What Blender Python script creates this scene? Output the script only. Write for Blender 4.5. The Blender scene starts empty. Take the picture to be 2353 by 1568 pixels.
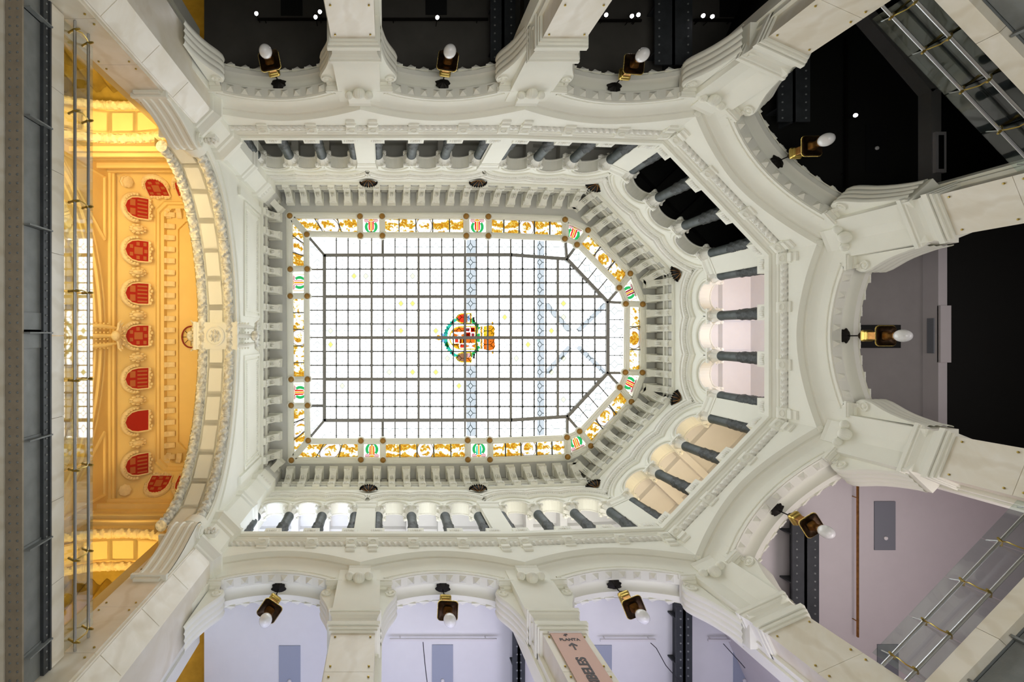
import bpy, bmesh, math, random
from mathutils import Matrix, Vector
random.seed(7)
sc = bpy.context.scene
col = sc.collection
PI = math.pi
# ------------------------------------------------------------------ camera, world, lights
F = 1200.0                     # focal length in pixels of the 2353 x 1568 frame
CX, CY = 885.0, 772.0          # pixel of the zenith
cam_d = bpy.data.cameras.new('camera'); cam = bpy.data.objects.new('camera', cam_d); col.objects.link(cam)
cam.location = (0, 0, 0); cam.rotation_euler = (PI, 0, 0)
cam_d.sensor_fit = 'HORIZONTAL'; cam_d.sensor_width = 36.0; cam_d.lens = 36.0*F/2353.0
cam_d.shift_x = (1176.5-CX)/2353.0; cam_d.shift_y = (CY-784.0)/2353.0
cam_d.clip_end = 200
sc.camera = cam
sc.view_settings.view_transform = 'Standard'; sc.view_settings.look = 'None'
sc.view_settings.exposure = 0.86; sc.view_settings.gamma = 1.0; sc.view_settings.use_curve_mapping = False
try:
    sc.cycles.use_denoising = True
    sc.cycles.max_bounces = 10; sc.cycles.diffuse_bounces = 6; sc.cycles.glossy_bounces = 3
    sc.cycles.transparent_max_bounces = 12; sc.cycles.caustics_reflective = False; sc.cycles.caustics_refractive = False
    sc.cycles.sample_clamp_indirect = 4.0
except Exception: pass
world = bpy.data.worlds.new('overcast_sky'); sc.world = world; world.use_nodes = True
bg = world.node_tree.nodes['Background']; bg.inputs[0].default_value = (0.95, 0.98, 1.0, 1); bg.inputs[1].default_value = 3.0

def area(name, loc, sx, sy, power, color=(1,1,1), rot=(0,0,0), spread=PI, portal=False):
    d = bpy.data.lights.new(name, 'AREA'); d.shape = 'RECTANGLE'; d.size = sx; d.size_y = sy
    d.energy = power; d.color = color; d.spread = spread
    o = bpy.data.objects.new(name, d); o.location = loc; o.rotation_euler = rot; col.objects.link(o)
    if portal: d.cycles.is_portal = True
    return o
UP = (PI, 0, 0)
area('skylight_portal', (3.7, 0.1, 24.3), 15.5, 10.2, 1, portal=True)
area('hall_fill_light', (3.0, 0, -1.35), 9, 7, 470, (1.0, 0.985, 0.93), UP)  # unseen fill light added behind the camera to brighten the hall

# ------------------------------------------------------------------ materials
MATS = {}
GK = 0.36                      # transmission of the coloured glass
def nt(m):
    m.use_nodes = True
    return m.node_tree.nodes, m.node_tree.links
def pbr(name, color, rough=0.6, metal=0.0, var=0.0, scale=3.0, bump=0.0, bscale=30.0, spec=0.3):
    m = bpy.data.materials.new(name); N, L = nt(m); b = N['Principled BSDF']
    b.inputs['Base Color'].default_value = (*color, 1); b.inputs['Roughness'].default_value = rough
    b.inputs['Metallic'].default_value = metal; b.inputs['Specular IOR Level'].default_value = spec
    if var or bump:
        tc = N.new('ShaderNodeTexCoord')
    if var:
        n = N.new('ShaderNodeTexNoise'); n.inputs['Scale'].default_value = scale; n.inputs['Detail'].default_value = 4
        L.new(tc.outputs['Object'], n.inputs['Vector'])
        r = N.new('ShaderNodeValToRGB')
        r.color_ramp.elements[0].position = 0.3; r.color_ramp.elements[1].position = 0.7
        r.color_ramp.elements[0].color = (*[max(0, c*(1-var)) for c in color], 1)
        r.color_ramp.elements[1].color = (*[min(1, c*(1+var*0.5)) for c in color], 1)
        L.new(n.outputs['Fac'], r.inputs['Fac']); L.new(r.outputs['Color'], b.inputs['Base Color'])
    if bump:
        n2 = N.new('ShaderNodeTexNoise'); n2.inputs['Scale'].default_value = bscale; n2.inputs['Detail'].default_value = 3
        L.new(tc.outputs['Object'], n2.inputs['Vector'])
        bp = N.new('ShaderNodeBump'); bp.inputs['Strength'].default_value = bump; bp.inputs['Distance'].default_value = 0.02
        L.new(n2.outputs['Fac'], bp.inputs['Height']); L.new(bp.outputs['Normal'], b.inputs['Normal'])
    MATS[name] = m
    return m
pbr('plaster', (0.87, 0.865, 0.775), 0.75, var=0.03, scale=1.2, bump=0.05, bscale=18)
pbr('carved', (0.85, 0.84, 0.77), 0.75, var=0.05, scale=6, bump=0.5, bscale=22)
pbr('leaf_carved', (0.83, 0.815, 0.74), 0.8, var=0.45, scale=8, bump=1.0, bscale=16)  # random dark mottling imitates shade in the carved pits
pbr('soffit_grey', (0.60, 0.60, 0.56), 0.8, var=0.06, scale=1.0, bump=0.05)
pbr('column_stone', (0.075, 0.09, 0.088), 0.45, var=0.3, scale=5, bump=0.15, bscale=40)
pbr('column_relief', (0.05, 0.056, 0.055), 0.5, var=0.4, scale=9, bump=0.8, bscale=26)
pbr('bronze_dark', (0.045, 0.026, 0.012), 0.35, 0.8, var=0.4, scale=12)
pbr('bronze', (0.36, 0.17, 0.045), 0.3, 0.9, var=0.3, scale=10)
pbr('gilt', (0.62, 0.45, 0.12), 0.28, 0.9, var=0.2, scale=14)
pbr('iron_black', (0.012, 0.010, 0.008), 0.5, 0.5)
pbr('opal_glass', (0.85, 0.85, 0.86), 0.12, spec=0.6)
pbr('steel_paint', (0.22, 0.235, 0.235), 0.55, 0.1, var=0.15, scale=4, bump=0.05)
pbr('steel_flange', (0.34, 0.29, 0.22), 0.55, 0.1, var=0.12, scale=5)
pbr('steel_dark', (0.05, 0.055, 0.06), 0.5, 0.2, var=0.2, scale=4)
pbr('tube_steel', (0.55, 0.56, 0.57), 0.25, 0.9)
pbr('brass', (0.50, 0.37, 0.10), 0.3, 0.9)
pbr('vault_shade_cove_grey', (0.46, 0.45, 0.42), 0.8, var=0.06)  # carries the shade of the unlit upper vaults in its grey; coves share it
pbr('ceiling_shade_dark', (0.075, 0.07, 0.062), 0.8, var=0.15, scale=1.5)  # shade of the unlit top galleries is put into this dark colour
pbr('ceiling_shade_black', (0.006, 0.006, 0.005), 0.8)  # black stands for the darkness of the unlit upper right gallery
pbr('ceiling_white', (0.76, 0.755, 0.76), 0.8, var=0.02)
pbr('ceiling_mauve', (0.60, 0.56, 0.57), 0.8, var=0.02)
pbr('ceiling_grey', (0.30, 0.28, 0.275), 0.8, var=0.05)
pbr('hatch_black', (0.008, 0.008, 0.008), 0.6)
pbr('hatch_grey', (0.20, 0.21, 0.24), 0.6)
pbr('hatch_blue', (0.34, 0.37, 0.45), 0.6)
pbr('yellow_plaster', (0.84, 0.66, 0.30), 0.75, var=0.04, scale=1.5, bump=0.08)
pbr('cream_carved', (0.84, 0.72, 0.45), 0.75, var=0.08, scale=6, bump=0.6, bscale=20)
pbr('olive_drape', (0.42, 0.30, 0.06), 0.8, var=0.2, scale=3)
pbr('floor_stone', (0.30, 0.29, 0.265), 0.5, var=0.1, scale=1)
pbr('shield_red', (0.40, 0.022, 0.016), 0.5)
pbr('shield_gold', (0.46, 0.15, 0.06), 0.5)
pbr('shield_dark', (0.22, 0.012, 0.012), 0.5)
pbr('lead', (0.10, 0.10, 0.095), 0.6, 0.2)
pbr('glazing_steel', (0.22, 0.215, 0.20), 0.6, 0.1)
pbr('banner_pink', (0.76, 0.52, 0.46), 0.7)
pbr('banner_ink', (0.13, 0.12, 0.13), 0.7)
pbr('amber_boss', (0.36, 0.19, 0.04), 0.3, 0.3)
pbr('wire', (0.03, 0.03, 0.035), 0.6)
pbr('track_white', (0.72, 0.70, 0.70), 0.5)

def marble(name, c1, c2):
    m = bpy.data.materials.new(name); N, L = nt(m); b = N['Principled BSDF']
    b.inputs['Roughness'].default_value = 0.35
    tc = N.new('ShaderNodeTexCoord')
    n = N.new('ShaderNodeTexNoise'); n.inputs['Scale'].default_value = 0.9; n.inputs['Detail'].default_value = 6; n.inputs['Distortion'].default_value = 1.5
    w = N.new('ShaderNodeTexWave'); w.inputs['Scale'].default_value = 0.5; w.inputs['Distortion'].default_value = 9; w.inputs['Detail'].default_value = 4
    L.new(tc.outputs['Object'], n.inputs['Vector']); L.new(tc.outputs['Object'], w.inputs['Vector'])
    r = N.new('ShaderNodeValToRGB'); r.color_ramp.elements[0].position = 0.35; r.color_ramp.elements[1].position = 0.65
    r.color_ramp.elements[0].color = (*c1, 1); r.color_ramp.elements[1].color = (*c2, 1)
    L.new(n.outputs['Fac'], r.inputs['Fac'])
    r2 = N.new('ShaderNodeValToRGB'); r2.color_ramp.elements[0].position = 0.0; r2.color_ramp.elements[1].position = 0.25
    r2.color_ramp.elements[0].color = (0.91, 0.89, 0.85, 1); r2.color_ramp.elements[1].color = (1, 1, 1, 1)
    L.new(w.outputs['Fac'], r2.inputs['Fac'])
    mx = N.new('ShaderNodeMix'); mx.data_type = 'RGBA'; mx.blend_type = 'MULTIPLY'; mx.inputs[0].default_value = 1
    L.new(r.outputs['Color'], mx.inputs[6]); L.new(r2.outputs['Color'], mx.inputs[7])
    L.new(mx.outputs[2], b.inputs['Base Color'])
    MATS[name] = m
marble('marble', (0.74, 0.68, 0.55), (0.83, 0.79, 0.70))

def tint(name, color):                       # coloured window glass
    m = bpy.data.materials.new(name); N, L = nt(m)
    N.remove(N['Principled BSDF']); t = N.new('ShaderNodeBsdfTransparent'); k = 1.0 if name in ('glass_white',) else GK; t.inputs[0].default_value = (*[c*k for c in color], 1)
    L.new(t.outputs[0], N['Material Output'].inputs[0]); MATS[name] = m
for nm, c in dict(roof_beam=(1.06,1.10,1.13), glass_white=(.97,.98,.98), glass_red=(.50,.03,.01), glass_orange=(.50,.11,.01), glass_amber=(.52,.24,.01),
                  glass_yellow=(.55,.40,.02), glass_green=(.02,.28,.07), glass_teal=(.02,.36,.26), glass_pink=(.48,.27,.28),
                  glass_blue=(.16,.32,.55), glass_black=(.02,.02,.02), glass_brown=(.22,.10,.05), glass_maroon=(.20,.02,.03)).items():
    tint(nm, c)

def math_node(N, op, a=None, b=None):
    n = N.new('ShaderNodeMath'); n.operation = op
    for i, x in enumerate((a, b)):
        if x is None: continue
        if isinstance(x, (int, float)): n.inputs[i].default_value = x
        else: n.id_data.links.new(x, n.inputs[i])
    return n.outputs[0]
def leaded(name, centre):                    # clear pane with lead came: diamond, cross arms and cut corners
    m = bpy.data.materials.new(name); N, L = nt(m); N.remove(N['Principled BSDF'])
    tc = N.new('ShaderNodeTexCoord'); sp = N.new('ShaderNodeSeparateXYZ'); L.new(tc.outputs['UV'], sp.inputs[0])
    ax = math_node(N, 'ABSOLUTE', math_node(N, 'SUBTRACT', sp.outputs[0], 0.5))
    ay = math_node(N, 'ABSOLUTE', math_node(N, 'SUBTRACT', sp.outputs[1], 0.5))
    s = math_node(N, 'ADD', ax, ay)
    dia = math_node(N, 'LESS_THAN', math_node(N, 'ABSOLUTE', math_node(N, 'SUBTRACT', s, 0.22)), 0.034)
    cor = math_node(N, 'LESS_THAN', math_node(N, 'ABSOLUTE', math_node(N, 'SUBTRACT', s, 0.82)), 0.032)
    arm = math_node(N, 'MULTIPLY', math_node(N, 'LESS_THAN', math_node(N, 'MINIMUM', ax, ay), 0.024), math_node(N, 'GREATER_THAN', s, 0.22))
    line = math_node(N, 'MAXIMUM', math_node(N, 'MAXIMUM', dia, cor), arm)
    ins = math_node(N, 'LESS_THAN', s, 0.21)
    m1 = N.new('ShaderNodeMix'); m1.data_type = 'RGBA'; L.new(ins, m1.inputs[0])
    m1.inputs[6].default_value = (.96, .97, .98, 1); m1.inputs[7].default_value = (*centre, 1)
    m2 = N.new('ShaderNodeMix'); m2.data_type = 'RGBA'; L.new(line, m2.inputs[0])
    L.new(m1.outputs[2], m2.inputs[6]); m2.inputs[7].default_value = (.10, .115, .11, 1)
    t = N.new('ShaderNodeBsdfTransparent'); L.new(m2.outputs[2], t.inputs[0]); L.new(t.outputs[0], N['Material Output'].inputs[0])
    MATS[name] = m
leaded('leaded_clear', (.97, .98, .98)); leaded('leaded_yellow', (.25, .21, .05)); leaded('leaded_pale', (.24, .235, .16))

def gold_scroll(name, medallion):
    m = bpy.data.materials.new(name); N, L = nt(m); N.remove(N['Principled BSDF'])
    tc = N.new('ShaderNodeTexCoord'); sp = N.new('ShaderNodeSeparateXYZ'); L.new(tc.outputs['UV'], sp.inputs[0])
    ge = N.new('ShaderNodeNewGeometry')
    n = N.new('ShaderNodeTexNoise'); n.inputs['Scale'].default_value = 4.6; n.inputs['Detail'].default_value = 2; n.inputs['Distortion'].default_value = 2.5
    L.new(ge.outputs['Position'], n.inputs['Vector'])
    w = N.new('ShaderNodeTexWave'); w.wave_type = 'RINGS'; w.inputs['Scale'].default_value = 3.4; w.inputs['Distortion'].default_value = 6; w.inputs['Detail'].default_value = 2
    L.new(ge.outputs['Position'], w.inputs['Vector'])
    r = N.new('ShaderNodeValToRGB'); e = r.color_ramp.elements
    e[0].position = 0.34; e[0].color = (.34, .14, .01, 1); e[1].position = 0.54; e[1].color = (.66, .65, .60, 1)
    x = e.new(0.42); x.color = (.50, .29, .02, 1); x = e.new(0.50); x.color = (.56, .45, .12, 1)
    mix = math_node(N, 'ADD', math_node(N, 'MULTIPLY', n.outputs['Fac'], 0.7), math_node(N, 'MULTIPLY', w.outputs['Fac'], 0.30))
    L.new(mix, r.inputs['Fac']); colr = r.outputs['Color']
    # lead lines where the noise crosses a level
    ln = math_node(N, 'LESS_THAN', math_node(N, 'ABSOLUTE', math_node(N, 'SUBTRACT', mix, 0.47)), 0.008)
    ax = math_node(N, 'ABSOLUTE', math_node(N, 'SUBTRACT', sp.outputs[0], 0.5)); ay = math_node(N, 'ABSOLUTE', math_node(N, 'SUBTRACT', sp.outputs[1], 0.5))
    bd = math_node(N, 'GREATER_THAN', ay, 0.42)
    m1 = N.new('ShaderNodeMix'); m1.data_type = 'RGBA'; L.new(bd, m1.inputs[0]); L.new(colr, m1.inputs[6]); m1.inputs[7].default_value = (.50, .26, .03, 1)
    out = m1.outputs[2]
    if medallion:
        d = math_node(N, 'SQRT', math_node(N, 'ADD', math_node(N, 'MULTIPLY', ax, ax), math_node(N, 'MULTIPLY', ay, ay)))
        ring = math_node(N, 'MULTIPLY', math_node(N, 'LESS_THAN', d, 0.46), math_node(N, 'GREATER_THAN', d, 0.30))
        m3 = N.new('ShaderNodeMix'); m3.data_type = 'RGBA'; L.new(ring, m3.inputs[0]); L.new(out, m3.inputs[6]); m3.inputs[7].default_value = (.58, .55, .56, 1)
        ed = math_node(N, 'LESS_THAN', math_node(N, 'ABSOLUTE', math_node(N, 'SUBTRACT', d, 0.47)), 0.015)
        m4 = N.new('ShaderNodeMix'); m4.data_type = 'RGBA'; L.new(ed, m4.inputs[0]); L.new(m3.outputs[2], m4.inputs[6]); m4.inputs[7].default_value = (.10, .07, .03, 1)
        out = m4.outputs[2]
    m2 = N.new('ShaderNodeMix'); m2.data_type = 'RGBA'; L.new(ln, m2.inputs[0]); L.new(out, m2.inputs[6]); m2.inputs[7].default_value = (.14, .08, .01, 1)
    mk = N.new('ShaderNodeMix'); mk.data_type = 'RGBA'; mk.blend_type = 'MULTIPLY'; mk.inputs[0].default_value = 1; mk.inputs[7].default_value = (GK, GK, GK, 1); L.new(m2.outputs[2], mk.inputs[6])
    t = N.new('ShaderNodeBsdfTransparent'); L.new(mk.outputs[2], t.inputs[0]); L.new(t.outputs[0], N['Material Output'].inputs[0])
    MATS[name] = m
gold_scroll('gold_glass', False); gold_scroll('gold_medallion', True)

def clear_glass(name, tintc, ior=1.5):
    m = bpy.data.materials.new(name); N, L = nt(m); N.remove(N['Principled BSDF'])
    t = N.new('ShaderNodeBsdfTransparent'); t.inputs[0].default_value = (*tintc, 1)
    g = N.new('ShaderNodeBsdfGlossy'); g.inputs['Roughness'].default_value = 0.02
    lw = N.new('ShaderNodeLayerWeight'); lw.inputs[0].default_value = 0.5
    f = math_node(N, 'ADD', math_node(N, 'MULTIPLY', math_node(N, 'POWER', lw.outputs['Facing'], 3.0), ior), 0.05)
    mx = N.new('ShaderNodeMixShader'); L.new(f, mx.inputs[0]); L.new(t.outputs[0], mx.inputs[1]); L.new(g.outputs[0], mx.inputs[2])
    L.new(mx.outputs[0], N['Material Output'].inputs[0]); MATS[name] = m
clear_glass('guard_glass', (.88, .93, .92), 0.85)
def emit(name, c, s):
    m = bpy.data.materials.new(name); N, L = nt(m); N.remove(N['Principled BSDF'])
    e = N.new('ShaderNodeEmission'); e.inputs[0].default_value = (*c, 1); e.inputs[1].default_value = s
    L.new(e.outputs[0], N['Material Output'].inputs[0]); MATS[name] = m
emit('spot_lens', (1, .93, .95), 30)

# ------------------------------------------------------------------ mesh helpers
class MB:
    def __init__(s): s.v = []; s.f = []
    def add(s, vs, fs):
        o = len(s.v); s.v += [tuple(p) for p in vs]; s.f += [tuple(i+o for i in f) for f in fs]; return s
    def box(s, x0, x1, y0, y1, z0, z1):
        return s.add([(x0,y0,z0),(x1,y0,z0),(x1,y1,z0),(x0,y1,z0),(x0,y0,z1),(x1,y0,z1),(x1,y1,z1),(x0,y1,z1)],
              [(3,2,1,0),(4,5,6,7),(0,1,5,4),(1,2,6,5),(2,3,7,6),(3,0,4,7)])
    def prism(s, poly, a0, a1, axis='x'):       # poly of (p, q) extruded along axis
        n = len(poly)
        def P(a, p, q): return (a,p,q) if axis == 'x' else ((p,a,q) if axis == 'y' else (p,q,a))
        vs = [P(a0,*p) for p in poly]+[P(a1,*p) for p in poly]
        fs = [(i,(i+1)%n,(i+1)%n+n,i+n) for i in range(n)]+[tuple(range(n))[::-1], tuple(range(n,2*n))]
        return s.add(vs, fs)
    def rings(s, rs, closed=True, cap=True):
        n = len(rs[0]); vs = [p for r in rs for p in r]; fs = []
        for i in range(len(rs)-1):
            for j in range(n if closed else n-1):
                k = (j+1)%n; fs.append((i*n+j, i*n+k, (i+1)*n+k, (i+1)*n+j))
        if cap and closed: fs += [tuple(range(n))[::-1], tuple(range((len(rs)-1)*n, len(rs)*n))]
        return s.add(vs, fs)
    def lathe(s, prof, n=16, c=(0,0,0), mod=None):    # prof of (r, z)
        rs = []
        for r, z in prof:
            rs.append([(c[0]+r*(mod(a,z) if mod else 1)*math.cos(a), c[1]+r*(mod(a,z) if mod else 1)*math.sin(a), c[2]+z) for a in [2*PI*i/n for i in range(n)]])
        return s.rings(rs)
    def ball(s, c, rx, ry=None, rz=None, n=12, m=8):
        ry = ry or rx; rz = rz or rx; rs = []
        for i in range(m+1):
            t = -PI/2+PI*i/m; k = max(math.cos(t), 0.02)
            rs.append([(c[0]+rx*k*math.cos(2*PI*j/n), c[1]+ry*k*math.sin(2*PI*j/n), c[2]+rz*math.sin(t)) for j in range(n)])
        return s.rings(rs)
    def tube(s, pts, r, n=8):
        pts = [Vector(p) for p in pts]; rs = []
        for i, p in enumerate(pts):
            d = (pts[min(i+1,len(pts)-1)]-pts[max(i-1,0)]).normalized()
            a = d.orthogonal().normalized() if i == 0 else (a-d*a.dot(d)).normalized()
            b = d.cross(a); rr = r[i] if isinstance(r, (list,tuple)) else r
            rs.append([p+rr*(a*math.cos(2*PI*j/n)+b*math.sin(2*PI*j/n)) for j in range(n)])
        return s.rings(rs)
    def mesh(s, name, mat, smooth=False, uv=None):
        me = bpy.data.meshes.new(name); me.from_pydata(s.v, [], s.f); me.update()
        me.materials.append(MATS[mat])
        if smooth:
            me.polygons.foreach_set('use_smooth', [True]*len(me.polygons))
            try: me.set_sharp_from_angle(angle=math.radians(38))
            except Exception: pass
        if uv is not None:
            l = me.uv_layers.new(name='UVMap')
            for i, c in enumerate(uv): l.data[i].uv = c
        return me
    def obj(s, name, mat, parent=None, M=None, smooth=False, uv=None):
        return link(name, s.mesh(name, mat, smooth, uv), parent, M)
def link(name, data, parent=None, M=None):
    o = bpy.data.objects.new(name, data); col.objects.link(o)
    if parent is not None: o.parent = parent
    if M is not None: o.matrix_local = M
    return o
def tag(o, label=None, cat=None, group=None, kind=None):
    if label: o['label'] = label
    if cat: o['category'] = cat
    if group: o['group'] = group
    if kind: o['kind'] = kind
    return o
def empty(name, M, label=None, cat=None, group=None, kind=None):
    o = bpy.data.objects.new(name, None); o.empty_display_size = 0.3; col.objects.link(o); o.matrix_world = M
    return tag(o, label, cat, group, kind)
def T(x, y, z): return Matrix.Translation((x, y, z))
def RZ(a): return Matrix.Rotation(a, 4, 'Z')
# ------------------------------------------------------------------ plan of the hall
class Bay:
    def __init__(s, key, P, Q, kind):
        s.key = key; s.P = Vector((*P, 0)); s.Q = Vector((*Q, 0)); s.w = (s.Q-s.P).length; s.kind = kind
        c = (s.P+s.Q)/2; t = (s.Q-s.P).normalized(); V = Vector((t.y, -t.x, 0))
        if V.dot(c-Vector((3, 0, 0))) < 0: V = -V
        U = V.cross(Vector((0, 0, 1)))
        s.c, s.U, s.V = c, U, V
        s.M = Matrix(((U.x, V.x, 0, c.x), (U.y, V.y, 0, c.y), (0, 0, 1, 0), (0, 0, 0, 1)))
A, B1, B2, B, C = (-5.25, -6.6), (-0.7, -6.6), (3.92, -6.6), (8.85, -6.42), (12.4, -2.68)
m_ = lambda p: (p[0], -p[1])
BAYS = [Bay('N1', A, B1, 'north'), Bay('N2', B1, B2, 'north'), Bay('N3', B2, B, 'north'), Bay('NE', B, C, 'northeast'),
        Bay('E', C, m_(C), 'east'), Bay('SE', m_(C), m_(B), 'southeast'), Bay('S3', m_(B), m_(B2), 'south'),
        Bay('S2', m_(B2), m_(B1), 'south'), Bay('S1', m_(B1), m_(A), 'south')]
BB = {b.key: b for b in BAYS}
WHERE = {'N1': 'the dark arch at top left', 'N2': 'the dark arch at top centre', 'N3': 'the dark arch at top right',
         'NE': 'the black diagonal arch at upper right', 'E': 'the grey arch at the right edge', 'SE': 'the mauve diagonal arch at lower right',
         'S3': 'the lit arch right of the pink banner', 'S2': 'the lit arch left of the pink banner', 'S1': 'the lavender arch at bottom left'}
PATH = [A, B1, B2, B, C, m_(C), m_(B), m_(B2), m_(B1), m_(A)]     # open polyline, clockwise in the picture
def offset(path, d):            # move the open polyline inwards by d (towards the hall), mitred
    out = []
    n = len(path)
    for i, p in enumerate(path):
        nn = []
        for a, b in ((i-1, i), (i, i+1)):
            if a < 0 or b >= n: continue
            t = Vector((path[b][0]-path[a][0], path[b][1]-path[a][1])).normalized(); nn.append(Vector((-t.y, t.x)))
        m = sum(nn, Vector((0, 0))) / len(nn); k = m.length
        m = m.normalized()*(d/k) if k > 1e-6 else m
        out.append((p[0]+m.x, p[1]+m.y))
    return out
def sweep_plan(path, prof):     # prof of (inward offset, z), one strip per plan segment
    mb = MB(); rs = []
    cols = [offset(path, d) for d, z in prof]
    for i in range(len(path)):
        rs.append([(*cols[k][i], prof[k][1]) for k in range(len(prof))])
    mb.rings(rs, closed=False); return mb

def flare(b):
    l = r = 0.0
    i = BAYS.index(b)
    def tn(o): return math.tan(b.V.angle(o.V)/2)
    # U runs from Q-side to P-side or the reverse: find which end touches the neighbour
    ends = {}
    for j in (i-1, i+1):
        if 0 <= j < len(BAYS):
            o = BAYS[j]; p = b.P if (b.P-o.Q).length < .01 or (b.P-o.P).length < .01 else b.Q
            ends[1 if (p-b.c).dot(b.U) > 0 else -1] = tn(o) if b.V.angle(o.V) > .1 else 0
    return ends.get(-1, 0), ends.get(1, 0)
# ------------------------------------------------------------------ shared structure
fl = MB().box(-18, 22, -16, 16, -1.9, -1.6).obj('floor', 'floor_stone'); tag(fl, 'pale stone floor of the hall', None, None, 'structure')
SIDES = {}
for side, lab in dict(north='white plaster arcade wall along the top of the picture', northeast='white diagonal arcade wall at the upper right',
                 east='white end arcade wall at the right', southeast='white diagonal arcade wall at the lower right',
                 south='white plaster arcade wall along the bottom of the picture').items():
    SIDES[side] = empty('wall_'+side, Matrix.Identity(4), lab, None, None, 'structure')

ZI, ZS, ZC = 12.29, 14.0, 14.5      # impost top, arch shoulder, arch crown
ZLEDGE = 16.5
PP = 0.25                           # upper wall stands this far forward
def lin(a, b, n): return [a+(b-a)*i/(n-1) for i in range(n)]
STUD = MB().add([(-.1,-.1,0),(.1,-.1,0),(.1,.1,0),(-.1,.1,0),(0,0,-.11)], [(0,1,4),(1,2,4),(2,3,4),(3,0,4)]).box(-.115,.115,-.115,.115,0,.03).mesh('stud', 'plaster')
BLOCK = MB().prism([(-.15,15.62),(-.29,15.62),(-.29,15.72),(-.33,15.74),(-.40,15.94),(-.40,16.04),(-.15,16.04)], -.16, .16, 'x').mesh('rosette_block', 'plaster')
RING = MB().rings([[(r*math.cos(a), r*math.sin(a)*.75, h) for a in [2*PI*i/20 for i in range(20)]] for r, h in ((.105,0),(.105,.025),(.085,.025),(.08,.008),(.001,.008))], cap=False).mesh('oval', 'plaster', True)
BLOCK_LONG = MB().prism([(-.0,15.36),(-.05,15.38),(-.06,15.5),(-.10,15.52),(-.10,15.66),(-.0,15.66)], -.13, .13, 'x').mesh('corbel_tail', 'plaster')

def console_mesh(sgn):
    crv = [(.02,12.1),(.03,12.3),(.06,12.5),(.11,12.75),(.17,12.98),(.24,13.18),(.32,13.36),(.39,13.52),(.43,13.68),(.42,13.82),(.36,13.93)]
    vs = [i/24 for i in range(25)]; rs = []
    for p, z in crv:
        rs.append([(sgn*-(p+.028*abs(math.sin(PI*4*t))), .16+.62*t, z) for t in vs])
    mb = MB(); mb.rings(rs, closed=False)
    n = len(crv)
    for t in (.16, .78):
        mb.add([(sgn*-p, t, z) for p, z in crv]+[(0, t, z) for p, z in crv], [(i, i+1, n+i+1, n+i) for i in range(n-1)])
    return mb.mesh('scroll_console', 'plaster', True)
CONS = {1: console_mesh(1), -1: console_mesh(-1)}
VOL = MB()
VOL.rings([[(r*math.cos(a), h, r*math.sin(a)) for a in [2*PI*i/16 for i in range(16)]] for r, h in ((.13,.1),(.13,-.03),(.10,-.03),(.085,0),(.05,0),(.045,-.04),(.001,-.05))], cap=False)
VOL = VOL.mesh('volute', 'plaster', True)

# arcade of the upper gallery
COLUMN = {}
COLUMN['base'] = MB().box(-.24,.24,-.24,.24,0,.12).lathe([(.23,.12),(.24,.17),(.2,.22),(.22,.27),(.19,.32)], 16).mesh('base', 'column_stone', True)
def relief(a, z): return 1+.12*math.sin(4*a+9*z)*math.sin(10*z+2*a)+.06*math.sin(7*a-14*z)
COLUMN['carved_sleeve'] = MB().lathe([(.2,.32)]+[(.205-.012*i/20, .34+1.58*i/20) for i in range(21)]+[(.175,1.95)], 24, mod=relief).mesh('carved_sleeve', 'column_relief', True)
COLUMN['shaft'] = MB().lathe([(.178,1.9),(.168,2.9),(.185,2.93),(.185,2.98)], 18).mesh('shaft', 'column_stone', True)
cap = MB().lathe([(.19,2.98),(.2,3.02),(.17,3.05),(.18,3.2),(.22,3.33),(.27,3.4)], 16)
for i in range(8):
    a = 2*PI*i/8; k = 1.0 if i % 2 else 1.15
    ca, sa = math.cos(a), math.sin(a); rs = []
    for r, z, w in ((.175,3.0,.05),(.2,3.1,.075),(.235*k,3.2,.07),(.275*k,3.25,.05),(.28*k,3.21,.02)):
        rs.append([(r*ca-w*sa, r*sa+w*ca, z), (r*1.06*ca, r*1.06*sa, z+.015), (r*ca+w*sa, r*sa-w*ca, z), ((r-.025)*ca, (r-.025)*sa, z)])
    cap.rings(rs)
for sx in (-1, 1):
    for sy in (-1, 1):
        cap.ball((sx*.235, sy*.235, 3.34), .075, .075, .075, 8, 6); cap.ball((sx*.17, sy*.27, 3.37), .045, n=6, m=4); cap.ball((sx*.27, sy*.17, 3.37), .045, n=6, m=4)
COLUMN['capital'] = cap.mesh('capital', 'carved', True)
COLUMN['abacus'] = MB().box(-.29,.29,-.29,.29,3.4,3.47).box(-.25,.25,-.25,.25,3.36,3.41).mesh('abacus', 'plaster')
ZSP = ZLEDGE+3.47                   # springing of the small arches
RA = 0.47
ORD = ['first', 'second', 'third', 'fourth']
UPN = {'N1': 'left triple arcade of the dark top gallery', 'N2': 'middle triple arcade of the dark top gallery', 'N3': 'right triple arcade of the dark top gallery',
       'NE': 'black upper arcade on the upper right diagonal', 'E': 'peach and blue upper arcade at the right end', 'SE': 'amber upper arcade on the lower right diagonal',
       'S3': 'right triple arcade of the bright bottom gallery', 'S2': 'middle triple arcade of the bright bottom gallery', 'S1': 'left triple arcade of the bright bottom gallery'}

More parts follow.
